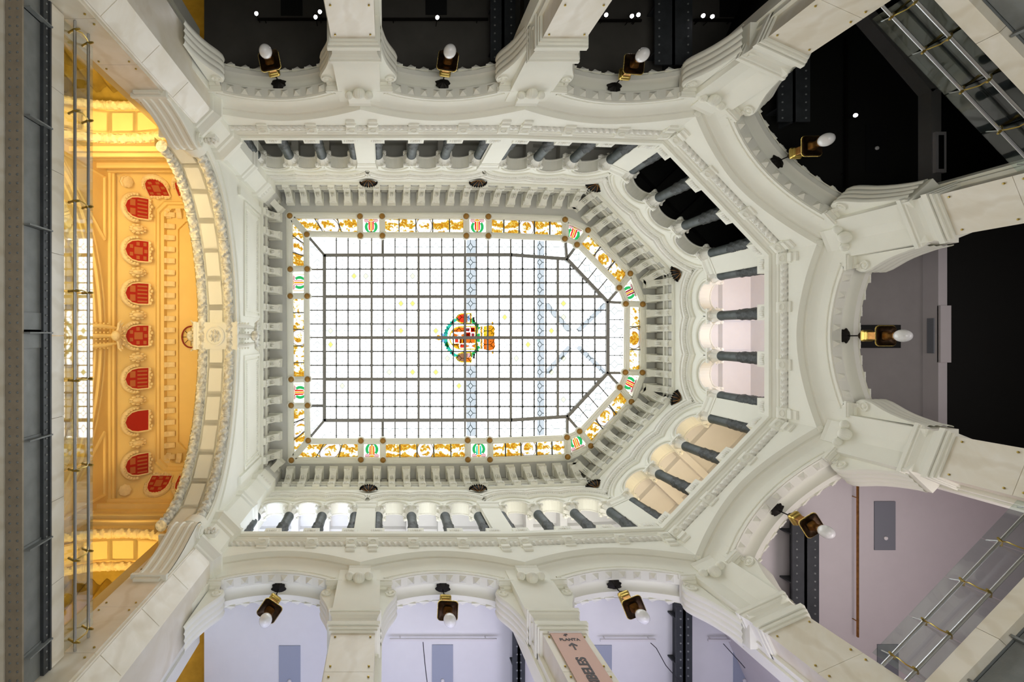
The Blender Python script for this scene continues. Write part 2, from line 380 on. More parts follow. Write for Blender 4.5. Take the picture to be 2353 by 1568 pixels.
def envelope(cs, R, u):
    m = None
    for c in cs:
        d = R*R-(u-c)**2
        if d > 0: m = max(m or 0, math.sqrt(d))
    return m
def strip_sweep(mb, pts, prof):       # pts of (u, z, nu, nz); prof of (v, r)
    mb.rings([[(u+nu*r, v, z+nz*r) for v, r in prof] for u, z, nu, nz in pts], closed=False); return mb
def normals(pts):
    out = []
    for i, (u, z) in enumerate(pts):
        a = pts[max(i-1, 0)]; b = pts[min(i+1, len(pts)-1)]; du, dz = b[0]-a[0], b[1]-a[1]; l = math.hypot(du, dz) or 1
        n = (-dz/l, du/l)
        if n[1] < 0: n = (-n[0], -n[1])
        out.append((u, z, *n))
    return out

for b in BAYS:
    root = SIDES[b.kind]; w, M = b.w, b.M
    hw = w/2; uj = hw-.56; ua = .312*w if b.key not in ('NE', 'SE', 'E') else .335*w
    za = lambda u: ZC-.41*(u/ua)**2
    zm = lambda u: 15.40-.78*abs(u/hw)**1.8
    # plaster face of the lower wall with its arch
    mb = MB()
    us = sorted(set([round(x, 5) for x in lin(-hw, hw, 41)+[-uj, uj, -ua, ua, -uj+1e-3, uj-1e-3, -ua+1e-3, ua-1e-3]]))
    def low(u):
        if abs(u) >= uj: return ZI-.3
        if abs(u) >= ua: return ZS
        return za(u)
    for a0, a1 in zip(us[:-1], us[1:]):
        if a1-a0 < 2e-3: 
            mb.add([(a0,0,low(a0)),(a0,.77,low(a0)),(a1,.77,low(a1)),(a1,0,low(a1))], [(0,1,2,3)]); continue
        z0, z1 = low(a0), low(a1)
        mb.add([(a0,0,z0),(a1,0,z1),(a1,0,zm(a1)+.1),(a0,0,zm(a0)+.1)], [(0,1,2,3)])
        if abs((a0+a1)/2) > uj or abs((a0+a1)/2) > ua:
            mb.add([(a0,0,z0),(a1,0,z1),(a1,.77,z1),(a0,.77,z0)], [(0,1,2,3)])
        mb.add([(a0,.77,z0),(a1,.77,z1),(a1,.77,15.3),(a0,.77,15.3)], [(0,1,2,3)])
    mb.obj('spandrel', 'plaster', root, M)
    # moulded soffit of the arch
    ap = normals([(u, za(u)) for u in lin(-ua, ua, 25)])
    prof = [(0,0),(.27,0),(.27,.1),(.30,.16),(.37,.2),(.45,.18),(.52,.1),(.56,.02),(.58,-.02),(.70,-.02),(.72,.0),(.77,.02),(.77,.4)]
    strip_sweep(MB(), ap, prof).obj('arch_soffit', 'plaster', root, M, True)
    rim = normals([(u, za(u)) for u in lin(-ua-.05, ua+.05, 25)])
    strip_sweep(MB(), rim, [(0,.02),(-.03,.02),(-.03,.10),(0,.10)]).obj('arch_fillet', 'plaster', root, M)
    rim2 = normals([(u, za(u)) for u in lin(-ua-.10, ua+.10, 25)])
    strip_sweep(MB(), rim2, [(0,.17),(-.025,.175),(-.025,.21),(0,.215)]).obj('arch_fillet', 'plaster', root, M)
    for i in range(8):
        u = -ua+(i+.5)*2*ua/8; sl = math.atan(-2*.41*u/ua**2)
        link('stud', STUD, root, M @ T(u, .135, za(u)) @ Matrix.Rotation(-sl, 4, 'Y'))
        link('rear_stud', STUD, root, M @ T(u, .78, za(u)+.11) @ Matrix.Rotation(PI/2, 4, 'X') @ Matrix.Scale(1.15, 4))
    for s in (-1, 1):
        link('scroll_console', CONS[s], root, M @ T(s*uj, 0, 0))
        link('volute', VOL, root, M @ T(s*(uj-.27), .15, 13.68))
        MB().box(min(s*ua, s*uj), max(s*ua, s*uj), .08, .77, ZS-.09, ZS+.02).box(min(s*ua, s*(ua+.1)), max(s*ua, s*(ua+.1)), .1, .77, ZS-.2, ZS-.05).obj('impost_block', 'plaster', root, M)
        MB().box(s*(ua+.18)-.22, s*(ua+.18)+.22, -.05, .08, ZS+.0, ZS+.06).box(s*(ua+.18)-.19, s*(ua+.18)+.19, -.03, .08, ZS-.05, ZS+.11).obj('impost_strip', 'plaster', root, M)
    # hood moulding and projecting upper wall
    us = lin(-hw, hw, 41)
    hp = [(u, zm(u), 0, 1) for u in us]
    strip_sweep(MB(), hp, [(0,-.40),(-.005,-.32),(-.03,-.22),(-.075,-.15),(-.095,-.13),(-.095,-.06),(-.10,-.02),(-.14,.0),(-.20,.0),(-PP,.03),(-PP,.12)]).obj('hood_moulding', 'plaster', root, M, True)
    mb = MB()
    for a0, a1 in zip(us[:-1], us[1:]):
        e_ = PP-.001; mb.add([(a0,-e_,zm(a0)+.06),(a1,-e_,zm(a1)+.06),(a1,-e_,15.74),(a0,-e_,15.74)], [(0,1,2,3)])
        mb.add([(a0,-e_,15.74),(a1,-e_,15.74),(a1,-.10,15.76),(a0,-.10,15.76),(a0,-.10,16.1),(a1,-.10,16.1)], [(0,1,2,3),(3,2,5,4)])
    mb.obj('frieze', 'plaster', root, M)
    # rope moulding
    rs = []; nst = int(w*52)
    for i in range(nst+1):
        u = -hw+w*i/nst
        rs.append([(u, -PP+.03+.105*(1+.24*math.cos(3*a-u*34))*math.cos(a), 15.89+.105*(1+.24*math.cos(3*a-u*34))*math.sin(a)) for a in [2*PI*j/16 for j in range(16)]])
    MB().rings(rs).obj('rope_moulding', 'carved', root, M, True)
    for i, u in enumerate((-hw+.33, -hw/3+.02, hw/3-.02, hw-.33)):
        bl = link('rosette_block', BLOCK, root, M @ T(u, 0, 0))
        link('oval', RING, bl, T(0, -.365, 15.84) @ Matrix.Rotation(math.radians(-70)+PI, 4, 'X'))
        if i in (0, 3): link('corbel_tail', BLOCK_LONG, bl, T(0, -PP, 0))
    # ---------------- upper arcade
    k = (w-.86)/3; cs = [-k, 0, k]; R0 = RA*k/1.3
    mb = MB(); us = []
    for c in cs: us += [c+R0*math.cos(t) for t in lin(0, PI, 15)]+[c-R0-1e-3, c+R0+1e-3]
    us = sorted(set([round(x, 5) for x in us+[-hw, hw, -hw+.36, hw-.36]]))
    VF, VB = -.05, .4
    def lowz(u):
        for c in cs:
            if abs(u-c) <= R0+5e-4: return ZSP+math.sqrt(max(R0*R0-(u-c)**2, 0))
        return ZSP
    for a0, a1 in zip(us[:-1], us[1:]):
        z0, z1 = lowz(a0), lowz(a1)
        if abs((a0+a1)/2) > hw-.36: z0 = z1 = ZLEDGE
        mb.add([(a0,VF,z0),(a1,VF,z1),(a1,VF,22.4),(a0,VF,22.4)], [(0,1,2,3)])
        mb.add([(a0,VF,z0),(a1,VF,z1),(a1,VB,z1),(a0,VB,z0)], [(0,1,2,3)])
        mb.add([(a0,VB,z0),(a1,VB,z1),(a1,VB,21.3),(a0,VB,21.3)], [(0,1,2,3)])
    mb.obj('arcade_wall', 'plaster', root, M)
    for c in cs:
        arc = [(c+R0*math.cos(t), ZSP+R0*math.sin(t), math.cos(t), math.sin(t)) for t in lin(0, PI, 33)]
        for vv in (VF-.01, VB-.03):
            rs = [[(u+nu*(.0+.03*math.cos(a)), vv+.03*math.sin(a), z+nz*(.03*math.cos(a))) for a in [2*PI*j/6 for j in range(6)]] for u, z, nu, nz in arc]
            rs = [[(x+(.010 if i % 2 else 0), y-(.012 if i % 2 else 0), z) for x, y, z in r] for i, r in enumerate(rs)]
            MB().rings(rs).obj('rope_edge', 'carved', root, M, True)
        strip_sweep(MB(), [(u, z, nu, nz) for u, z, nu, nz in arc], [(VF,.09),(VF-.06,.09),(VF-.08,.13),(VF-.06,.17),(VF-.02,.19),(VF-.04,.21),(VF-.04,.25),(VF,.26)]).obj('archivolt', 'plaster', root, M, True)
    for R, prof, mt in ((.98*k/1.3, [(VF,-.03),(VF-.06,-.03),(VF-.10,.02),(VF-.08,.05),(VF,.06)], 'plaster'),
                        (1.12*k/1.3, [(VF,-.03),(VF-.05,-.03),(VF-.08,.0),(VF-.08,.03),(VF,.04)], 'carved'),
                        (1.34*k/1.3, [(VF,-.10),(VF-.09,-.10),(VF-.15,-.05),(VF-.15,.03),(VF-.09,.06),(VF-.18,.09),(VF-.18,.14),(VF,.15)], 'carved')):
        pts = []
        for u in lin(-hw, hw, 73):
            e = envelope(cs, R, u)
            if e is not None: pts.append((u, ZSP+e))
        strip_sweep(MB(), normals(pts), prof).obj('scalloped_moulding', mt, root, M, True)
    # beads of the scalloped band
    bd = MB(); R = 1.25*k/1.3
    for u in lin(-hw+.03, hw-.03, 60):
        e = envelope(cs, R, u)
        if e is not None: bd.ball((u, VF-.06, ZSP+e), .034, n=6, m=4)
    tag(bd.obj('leaf_beads', 'carved', root, M, True), kind='stuff')
    # parapet with carved dies under the columns
    MB().box(-hw+.3, hw-.3, -.02, .3, ZLEDGE-.05, ZLEDGE+.06).obj('gallery_sill', 'plaster', root, M)
    for i, u in enumerate((-1.5*k, -.5*k, .5*k, 1.5*k)):
        die = MB().box(-.25,.25,-.49,-.1,ZLEDGE-.02,ZLEDGE+.36).obj('pedestal', 'plaster', root, M @ T(u, .1, 0))
        lf = MB()
        for q in range(5): lf.ball((-.14+.07*q, -.50, ZLEDGE+.12+.06*math.sin(PI*q/4)), .045, .03, .11, 6, 5)
        lf.obj('palmette', 'carved', die, None, True)
        o = empty('gallery_column', M @ T(u, .15, ZLEDGE+.0), 'dark stone column with carved lower half, %s from the %s of the %s' % (
            ORD[i] if b.key[0] == 'S' else ORD[3-i] if b.key[0] == 'N' else ORD[i if b.key != 'E' else 3-i],
            {'N': 'left', 'S': 'left'}[b.key[0]] if b.key not in ('E',) else 'top', UPN[b.key]), 'column', 'dark columns of the upper gallery')
        for nm, me in COLUMN.items(): link(nm, me, o)
    # back and ceiling of the upper gallery
    fl_, fr_ = flare(b)
    cm = {'N': 'vault_shade_cove_grey', 'S': 'ceiling_white', 'E': 'ceiling_white'}[b.key[0]] if b.key not in ('NE', 'SE') else ('ceiling_shade_black' if b.key == 'NE' else 'ceiling_white')
    g = MB()
    for (v0, z0, v1, z1) in ((.4,21.25,1.15,21.25),(1.15,21.25,1.2,21.05),(1.2,21.05,2.3,21.0)):
        g.add([(-hw-fl_*v0,v0,z0),(hw+fr_*v0,v0,z0),(hw+fr_*v1,v1,z1),(-hw-fl_*v1,v1,z1)], [(0,1,2,3)])
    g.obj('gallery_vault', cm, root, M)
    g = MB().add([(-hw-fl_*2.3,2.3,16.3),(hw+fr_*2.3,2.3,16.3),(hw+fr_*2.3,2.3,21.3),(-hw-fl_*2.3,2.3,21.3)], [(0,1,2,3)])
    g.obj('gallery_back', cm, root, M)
    for u in (-.5*k, .5*k):
        MB().box(u-.14, u+.14, .4, 2.3, 20.75, 21.25).obj('gallery_rib', cm, root, M)
    for s in (-1, 1):
        k_ = fl_ if s < 0 else fr_; MB().add([(s*(hw-.03+k_*.45),.45,16.3),(s*(hw-.03+k_*2.3),2.3,16.3),(s*(hw-.03+k_*2.3),2.3,21.3),(s*(hw-.03+k_*.45),.45,21.3)], [(0,1,2,3)]).obj('light_baffle', cm, root, M)
    g = MB().add([(-hw,-.05,ZLEDGE-.1),(hw,-.05,ZLEDGE-.1),(hw+fr_*2.3,2.3,ZLEDGE-.1),(-hw-fl_*2.3,2.3,ZLEDGE-.1)], [(0,1,2,3)])
    g.obj('gallery_floor', 'plaster', root, M)
    # panelled cove behind the consoles
    MB().add([(-hw,-.08,22.3),(hw,-.08,22.3),(hw,-.08,23.9),(-hw,-.08,23.9)], [(0,1,2,3)]).obj('cove', 'vault_shade_cove_grey', root, M)
    MB().box(-hw, hw, -.14, -.04, 22.28, 22.36).box(-hw, hw, -.17, -.05, 22.9, 23.0).box(-hw, hw, -.13, -.05, 22.72, 22.78).obj('cove_band', 'plaster', root, M)

# cornice that runs round the hall under the upper gallery
tr = sweep_plan(PATH, [(.08,16.0),(.27,16.0),(.27,16.06),(.30,16.08),(.30,16.14),(.33,16.18),(.345,16.24),(.35,16.30),(.42,16.31),(.42,16.50),(-.3,16.52)]).obj('trim_1', 'plaster', smooth=False)
tag(tr, 'white moulded cornice running round the hall below the upper gallery', None, None, 'structure')

# ceiling consoles
CP = [(-.06,22.32),(-.16,22.30),(-.24,22.36),(-.26,22.48),(-.21,22.58),(-.2,22.68),(-.24,22.84),(-.33,23.05),(-.44,23.24),(-.55,23.36),(-.62,23.42),(-.64,23.52),(-.6,23.62),(-.52,23.68),(-.06,23.68)]
cb = MB().prism(CP, -.145, .145, 'x').box(-.19,.19,-.68,-.06,23.68,23.76).box(-.17,.17,-.64,-.06,23.76,23.86)
for s in (-1, 1):
    cb.rings([[(s*h, -.53+r*math.cos(a), 23.52+r*math.sin(a)) for a in [2*PI*i/12 for i in range(12)]] for r, h in ((.12,.13),(.12,.175),(.06,.185))])
CONSOLE = cb.mesh('ceiling_console', 'plaster')
lf = MB()
for q in range(5): lf.ball((-.11+.055*q, -.27, 22.42+.06*math.sin(PI*q/4)), .04, .05, .10, 6, 5)
for q in range(3): lf.ball((-.07+.07*q, -.37-.02*(q == 1), 23.02), .04, .09, .17, 6, 5)
lf.ball((0,-.6,23.42), .09, .06, .05, 8, 5)
LEAF = lf.mesh('acanthus_leaf', 'carved', True)
PANEL = MB().box(-.13,.13,-.10,-.06,22.45,22.68).box(-.12,.12,-.12,-.06,23.08,23.6).mesh('cove_panel', 'soffit_grey')
ceil_parent = {}
for b in BAYS:
    n = max(6, round(b.w/.675)); st = b.w/n
    for i in range(n):
        u = -b.w/2+(i+.5)*st
        c = link('ceiling_console', CONSOLE, SIDES[b.kind], b.M @ T(u, 0, 0)); link('acanthus_leaf', LEAF, c)
        link('cove_panel', PANEL, SIDES[b.kind], b.M @ T(u+st/2, 0, 0))

# ------------------------------------------------------------------ piers
def pier_frame(p, V):
    V = Vector((*V, 0)).normalized(); U = V.cross(Vector((0, 0, 1)))
    return Matrix(((U.x, V.x, 0, p[0]), (U.y, V.y, 0, p[1]), (0, 0, 1, 0), (0, 0, 0, 1)))
def bis(a, b): v = BB[a].V+BB[b].V; return (v.x, v.y)
PIERS = [(B1, (0,-1), 'marble pier between the left and middle dark arches at the top'), (B2, (0,-1), 'marble pier between the middle and right dark arches at the top'),
         (B, bis('N3','NE'), 'marble corner pier left of the black diagonal arch at upper right'), (C, bis('NE','E'), 'marble corner pier between the black diagonal arch and the grey right arch'),
         (m_(C), bis('E','SE'), 'marble corner pier between the grey right arch and the mauve arch'), (m_(B), bis('SE','S3'), 'marble corner pier left of the mauve diagonal arch at lower right'),
         (m_(B2), (0,1), 'marble pier carrying the pink banner at the bottom'), (m_(B1), (0,1), 'marble pier between the lavender and pinkish arches at the bottom')]
SLAB = {}
def slab(z0, z1):
    key = (round(z0,2), round(z1,2))
    if key not in SLAB: SLAB[key] = MB().box(-.48,.48,-.09,-.05,z0+.006,z1-.006).mesh('marble_slab', 'marble')
    return SLAB[key]
shaft = MB().box(-.475,.475,-.06,.5,-1.6,11.43).mesh('shaft', 'marble')
rear = MB().box(-.56,.56,.42,.95,-1.6,13.9).box(-.62,.62,.6,1.05,-1.6,13.6).mesh('rear_pilaster', 'plaster')
capm = MB()
def band(hw_, vf, z0, z1): capm.box(-hw_, hw_, vf, .55, z0, z1)
band(.53,-.14,11.43,11.50); band(.56,-.18,11.50,11.56); band(.59,-.21,11.58,11.70)
rs = []
for p, z in ((.10,11.70),(.05,11.78),(.03,11.88),(.04,11.98),(.08,12.06),(.11,12.09)):
    rs.append([(-.48-p,-.08-p,z),(.48+p,-.08-p,z),(.48+p,.55,z),(-.48-p,.55,z)])
capm.rings(rs); band(.585,-.19,12.09,12.16); band(.61,-.215,12.16,12.25); band(.57,-.10,12.25,12.32)
capm = capm.mesh('capital', 'plaster')
upper = MB().box(-.565,.565,-.045,.5,12.3,14.62).mesh('upper_block', 'plaster')
corb = MB().prism([(-.04,14.05),(-.16,14.1),(-.17,14.45),(-.20,14.55),(-.04,14.55)], -.3, .3, 'x').mesh('corbel', 'plaster')
def gadroon(r):
    return MB().lathe([(r*max(math.cos(t),.03), r*math.sin(t)) for t in lin(-PI/2, PI/2, 12)], 28, mod=lambda a, z: 1+.05*math.cos(14*a)).mesh('gadrooned_ball', 'plaster', True)
BALLB, BALLS = gadroon(.155), gadroon(.115)
BOLT = MB().lathe([(.022,0),(.022,.02),(.012,.026)], 8).mesh('fixing_bolt', 'brass')
for p, V, lab in PIERS:
    M = pier_frame(p, V)
    o = empty('marble_pier', M @ T(0,0,-1.6), lab, 'pillar', 'marble piers of the hall')
    D = T(0,0,1.6)
    link('shaft', shaft, o, D); link('rear_pilaster', rear, o, D); link('capital', capm, o, D); link('upper_block', upper, o, D)
    link('corbel', corb, o, D)
    z = 11.43
    while z > 2:
        s = link('marble_slab', slab(z-1.32, z), o, D)
        if z > 6:
            for x in (-.38, .38):
                for zz in (z-.16, z-1.16): link('fixing_bolt', BOLT, s, T(x, -.09, zz) @ Matrix.Rotation(PI/2, 4, 'X'))
        z -= 1.32
    for x, zz, me in ((0, 13.95, BALLB), (-.26, 14.06, BALLS), (.26, 14.06, BALLS)):
        link('gadrooned_ball', me, o, D @ T(x, -.13, zz) @ Matrix.Rotation(PI/2.6, 4, 'X'))
# pilasters of the upper gallery
PIL = MB().box(-.33,.33,-.17,.45,16.4,19.6).box(-.37,.37,-.22,.45,16.4,16.75).box(-.35,.35,-.19,.45,19.5,19.56)
PIL.rings([[(-.33-q,-.17-q,z),(.33+q,-.17-q,z),(.33+q,.45,z),(-.33-q,.45,z)] for q, z in ((0,19.6),(.03,19.66),(.04,19.8),(.09,19.9),(.10,19.98),(.05,20.0))])
PIL = PIL.mesh('pilaster', 'plaster')
# dark fan-shaped bronze lanterns above the pilasters
fan = MB(); rs = []
for r, z in ((.05,21.72),(.16,21.78),(.27,21.88),(.35,22.0),(.38,22.08)):
    rs.append([(r*math.sin(t), -.02-r*.55*math.cos(t), z) for t in lin(-PI/2, PI/2, 11)])
fan.rings(rs, closed=False)
fan.add([(x,y,z) for x,y,z in rs[-1]], [tuple(range(11))])
FAN = fan.mesh('bowl', 'iron_black', True)
scal = MB()
for t in lin(-PI/2, PI/2, 12): scal.ball((.41*math.sin(t), -.02-.22*math.cos(t), 22.08), .05, .05, .06, 6, 5)
SCAL = scal.mesh('scalloped_rim', 'iron_black', True)
ribs = MB()
for t in lin(-PI/2*.8, PI/2*.8, 5):
    ribs.tube([(r*1.03*math.sin(t), -.02-r*.57*math.cos(t), z) for r, z in ((.05,21.71),(.16,21.77),(.27,21.87),(.35,21.99),(.38,22.07))], .010, 5)
RIBS = ribs.mesh('ribs', 'bronze', True)
FANL = {'B1': 'above the left pilaster of the top gallery', 'B2': 'above the right pilaster of the top gallery', 'B': 'at the upper right corner beside the skylight crest',
        'C': 'above the upper corner of the right-hand arcade', 'mC': 'above the lower corner of the right-hand arcade', 'mB': 'at the lower right corner beside the amber arcade',
        'mB2': 'above the right pilaster of the bright bottom gallery', 'mB1': 'above the left pilaster of the bright bottom gallery'}
for (p, V, lab), k in zip(PIERS, ('B1','B2','B','C','mC','mB','mB2','mB1')):
    M = pier_frame(p, V); side = {'B1':'north','B2':'north','B':'northeast','C':'northeast','mC':'southeast','mB':'southeast','mB2':'south','mB1':'south'}[k]
    link('pilaster', PIL, SIDES[side], M)
    o = empty('fan_lantern', M @ T(0,-.10,21.8) @ Matrix.Scale(.86,4) @ T(0,0,-21.8), 'dark bronze fan-shaped lantern ' + FANL[k], 'lantern', 'bronze fan lanterns under the ceiling')
    link('bowl', FAN, o); link('scalloped_rim', SCAL, o); tag(link('ribs', RIBS, o), kind='stuff')
# ------------------------------------------------------------------ ceiling with the skylight opening
ZK = 23.95
def K(px, py, z=ZK): s = F/z; return Vector(((px-CX)/s, (py-CY)/s, z))
OP = [(665.7,496.2),(827,497.4),(878,497.4),(1071,497.4),(1122,498),(1298,505),(1350.5,529.4),(1447.8,629),(1476.5,699.5),(1475.7,856.4),(1450.4,923.6),(1357,1025),(1304,1050.3),
      (1125.5,1056.7),(1075,1056.7),(880,1057.7),(829.2,1056.7),(669.6,1058),(669,932),(669,872.2),(667,680.7),(667,619)]
IP = [(705,539),(828,541.7),(878.6,541.7),(1071.4,542),(1122,542),(1297.5,549),(1325.4,562.6),(1422.7,661.5),(1437.5,698.5),(1436.5,856),(1423.7,890.6),(1331.3,991.4),(1302.5,1005.3),
      (1125,1012.2),(1074.4,1012.2),(879.8,1013.2),(829.2,1013.2),(708.2,1012.8),(706.6,932),(706.6,871.8),(705.8,680.7),(705.8,618.4)]
bmx = bmesh.new()
def loop(pts):
    vs = [bmx.verts.new(p) for p in pts]
    return [bmx.edges.new((vs[i], vs[(i+1) % len(vs)])) for i in range(len(vs))]
es = loop([(-18,-16,23.86),(22,-16,23.86),(22,16,23.86),(-18,16,23.86)]) + loop([K(*p, 23.86) for p in OP])
bmesh.ops.triangle_fill(bmx, use_beauty=True, edges=es)
me = bpy.data.meshes.new('ceiling'); bmx.to_mesh(me); bmx.free(); me.materials.append(MATS['soffit_grey'])
tag(link('ceiling', me), 'grey flat ceiling border around the stained glass skylight', None, None, 'structure')
for nm, bx in (('wall_outer_north', (-18,22,-16.2,-16,-1.6,24)), ('wall_outer_south', (-18,22,16,16.2,-1.6,24)), ('wall_outer_east', (22,22.2,-16,16,-1.6,24)), ('wall_outer_west', (-18.2,-18,-16,16,-1.6,24))):
    tag(MB().box(*bx).obj(nm, 'ceiling_shade_dark'), 'plain outer wall of the building', None, None, 'structure')

# ------------------------------------------------------------------ skylight
sky = empty('skylight', T(3.7,0,23.9), 'flat leaded skylight with gold stained-glass border and central coat of arms', 'skylight')
KI = T(-3.7,0,-23.9)
def bar(a, b, wpx, z0, z1, name, mt, ext=0):
    a, b = K(*a), K(*b); d = (b-a); L_ = d.length; ang = math.atan2(d.y, d.x); w = wpx/ (F/ZK)
    m = KI @ T(a.x, a.y, 0) @ RZ(ang)
    return MB().box(-ext, L_+ext, -w/2, w/2, z0, z1).obj(name, mt, sky, m)
n = len(OP)
def rail(a, b, nm='frame_rail'):
    a, b = K(*a), K(*b); d = b-a; m = KI @ T(a.x, a.y, 0) @ RZ(math.atan2(d.y, d.x)); L_ = d.length
    MB().box(-.05, L_+.05, -.135, .135, 23.80, 24.02).box(-.05, L_+.05, -.085, .085, 23.75, 23.81).box(-.05, L_+.05, -.035, .035, 23.71, 23.76).obj(nm, 'plaster', sky, m)
for i in range(n):
    rail(OP[i], OP[(i+1) % n]); rail(IP[i], IP[(i+1) % n]); rail(OP[i], IP[i], 'cross_rail')
BR = MB().lathe([(.19,23.70),(.19,23.8),(.001,23.8)], 8).lathe([(.19,23.70),(.15,23.66),(.13,23.68)], 16).mesh('boss_ring', 'plaster', True)
BS = MB().lathe([(.13,23.69),(.12,23.64),(.07,23.60),(.001,23.59)], 14).mesh('boss', 'amber_boss', True)
for p in OP+IP:
    q = K(*p, 23.7); r = link('boss_ring', BR, sky, KI @ T(q.x, q.y, 0)); link('boss', BS, r)

def pane(pts, mt, uvs, nm='glass_pane', z=ZK, par=None):
    c = K(sum(p[0] for p in pts)/len(pts), sum(p[1] for p in pts)/len(pts), z)
    vs = [tuple(K(*p, ZK)-Vector((c.x*0, 0, 0))) for p in pts]
    vs = [(x, y, z) for x, y, _ in vs]
    return MB().add(vs, [tuple(range(len(pts)))]).obj(nm, mt, par or sky, KI if par is None else None, False, uvs)
def clip(poly, conv):
    out = list(poly)
    for i in range(len(conv)):
        a, b = conv[i], conv[(i+1) % len(conv)]; inp = out; out = []
        f = lambda p: (b[0]-a[0])*(p[1]-a[1])-(b[1]-a[1])*(p[0]-a[0])
        for j in range(len(inp)):
            p, q = inp[j], inp[(j+1) % len(inp)]; fp, fq = f(p), f(q)
            if fp >= 0: out.append(p)
            if fp*fq < 0:
                t = fp/(fp-fq); out.append((p[0]+t*(q[0]-p[0]), p[1]+t*(q[1]-p[1])))
        if not out: return []
    return out
def parea(p): return abs(sum(p[i][0]*p[(i+1) % len(p)][1]-p[(i+1) % len(p)][0]*p[i][1] for i in range(len(p))))/2
UNIT = {}
for mt in ('leaded_clear', 'leaded_yellow', 'leaded_pale'):
    UNIT[mt] = MB().add([(0,0,0),(1,0,0),(1,1,0),(0,1,0)], [(0,1,2,3)]).mesh('glass_pane', mt, False, [(0,0),(1,0),(1,1),(0,1)])
rnd = random.Random(3)
YEL = {(5,0),(0,3),(0,5),(0,6),(0,8),(0,9),(4,11-1),(9,7),(12,5),(12,6),(17,3),(16,4),(17,6),(18,2),(18,1)}
def cells(xs, ys, conv, yel=True):
    for i in range(len(xs)-1):
        for j in range(len(ys)-1):
            q = [(xs[i],ys[j]),(xs[i+1],ys[j]),(xs[i+1],ys[j+1]),(xs[i],ys[j+1])]
            c = clip(q, conv)
            if len(c) < 3 or parea(c) < 25: continue
            r = rnd.random(); mt = 'leaded_clear' if not yel or r > .10 else ('leaded_pale' if r > .045 else 'leaded_yellow')
            if parea(c) > .999*parea(q):
                a, b = K(*q[0]), K(*q[2])
                link('glass_pane', UNIT[mt], sky, KI @ T(a.x, a.y, ZK) @ Matrix.Diagonal((b.x-a.x, b.y-a.y, 1, 1)))
            else:
                pane(c, 'leaded_clear', [((x-q[0][0])/(q[2][0]-q[0][0]), (y-q[0][1])/(q[2][1]-q[0][1])) for x, y in c])
mx_ = [746,854,961.5,1068,1173,1280.5,1394.6]; my_ = [587.4,682,776.3,871.4,965.7]
xs = []
for a, b in zip(mx_[:-1], mx_[1:]): xs += [a+(b-a)*i/4 for i in range(4)]
xs.append(1394.6); ys = []
for a, b in zip(my_[:-1], my_[1:]): ys += [a+(b-a)*i/3 for i in range(3)]
ys.append(965.7)
CORE = [(746,587.4),(1174,586.5),(1301,596),(1394.6,694.5),(1394.6,857),(1302,957),(1174,965),(746,965.7)]
cells(xs, ys, CORE)
STRIPS = [([712,746]+xs[1:21]+[1298], [548,587], [(712,548),(1298,548),(1301,596),(1174,587),(746,587)], 0), ([712,746]+xs[1:21]+[1300], [965,1006], [(746,965),(1174,965),(1302,957),(1300,1006),(712,1006)], 0),
          ([712,746], [548]+ys+[1006], [(712,548),(746,587),(746,965),(712,1006)], 0), ([1394,1430], [694,735,776,817,858], [(1394,694),(1430,694),(1430,858),(1394,858)], 0)]
for sx, sy, conv, _ in STRIPS: cells(sx, sy, conv, False)
def diag(a0, a1, b0, b1, nn):
    for i in range(nn):
        t0, t1 = i/nn, (i+1)/nn; l = lambda p, q, t: (p[0]+(q[0]-p[0])*t, p[1]+(q[1]-p[1])*t)
        pane([l(a0,a1,t0), l(a0,a1,t1), l(b0,b1,t1), l(b0,b1,t0)], 'leaded_clear', [(0,0),(1,0),(1,1),(0,1)])
        if i: bar(l(a0,a1,t0), l(b0,b1,t0), 2.2, 23.88, 23.95, 'glazing_bar', 'lead')
diag((1301,596),(1394.6,694.5),(1325.4,562.6),(1422.7,661.5),4); diag((1302,957),(1394.6,857),(1331.3,991.4),(1423.7,890.6),4)
for tri in ([(1301,596),(1297,548),(1326,562)], [(1394.6,694.5),(1423,661),(1438,694)], [(1302,957),(1331.5,992),(1300,1006)], [(1394.6,857),(1437,857),(1424,891)]):
    pane(tri, 'leaded_clear', [(.1,.1),(.3,.1),(.3,.3)])
# bars
def xint(poly, x):
    r = []
    for i in range(len(poly)):
        a, b = poly[i], poly[(i+1) % len(poly)]
        if (a[0]-x)*(b[0]-x) < 0: r.append(a[1]+(b[1]-a[1])*(x-a[0])/(b[0]-a[0]))
    return min(r), max(r)
def yint(poly, y):
    r = []
    for i in range(len(poly)):
        a, b = poly[i], poly[(i+1) % len(poly)]
        if (a[1]-y)*(b[1]-y) < 0: r.append(a[0]+(b[0]-a[0])*(y-a[1])/(b[1]-a[1]))
    return min(r), max(r)
for i in range(len(CORE)): bar(CORE[i], CORE[(i+1) % 8], 7.5, 23.82, 23.97, 'main_bar', 'glazing_steel', .03)
for x in mx_[1:-1]: y0, y1 = xint(CORE, x); bar((x,y0), (x,y1), 5, 23.84, 23.97, 'main_bar', 'glazing_steel')
for y in my_[1:-1]: x0, x1 = yint(CORE, y); bar((x0,y), (x1,y), 7, 23.83, 23.97, 'main_bar', 'glazing_steel')
for x in xs[1:-1]:
    if x in mx_: continue
    y0, y1 = xint(CORE, x); bar((x,y0), (x,y1), 2.7, 23.88, 23.95, 'glazing_bar', 'lead')
    if x < 1290:
        bar((x,546), (x,590), 2.7, 23.88, 23.95, 'glazing_bar', 'lead'); bar((x,962), (x,1008), 2.7, 23.88, 23.95, 'glazing_bar', 'lead')
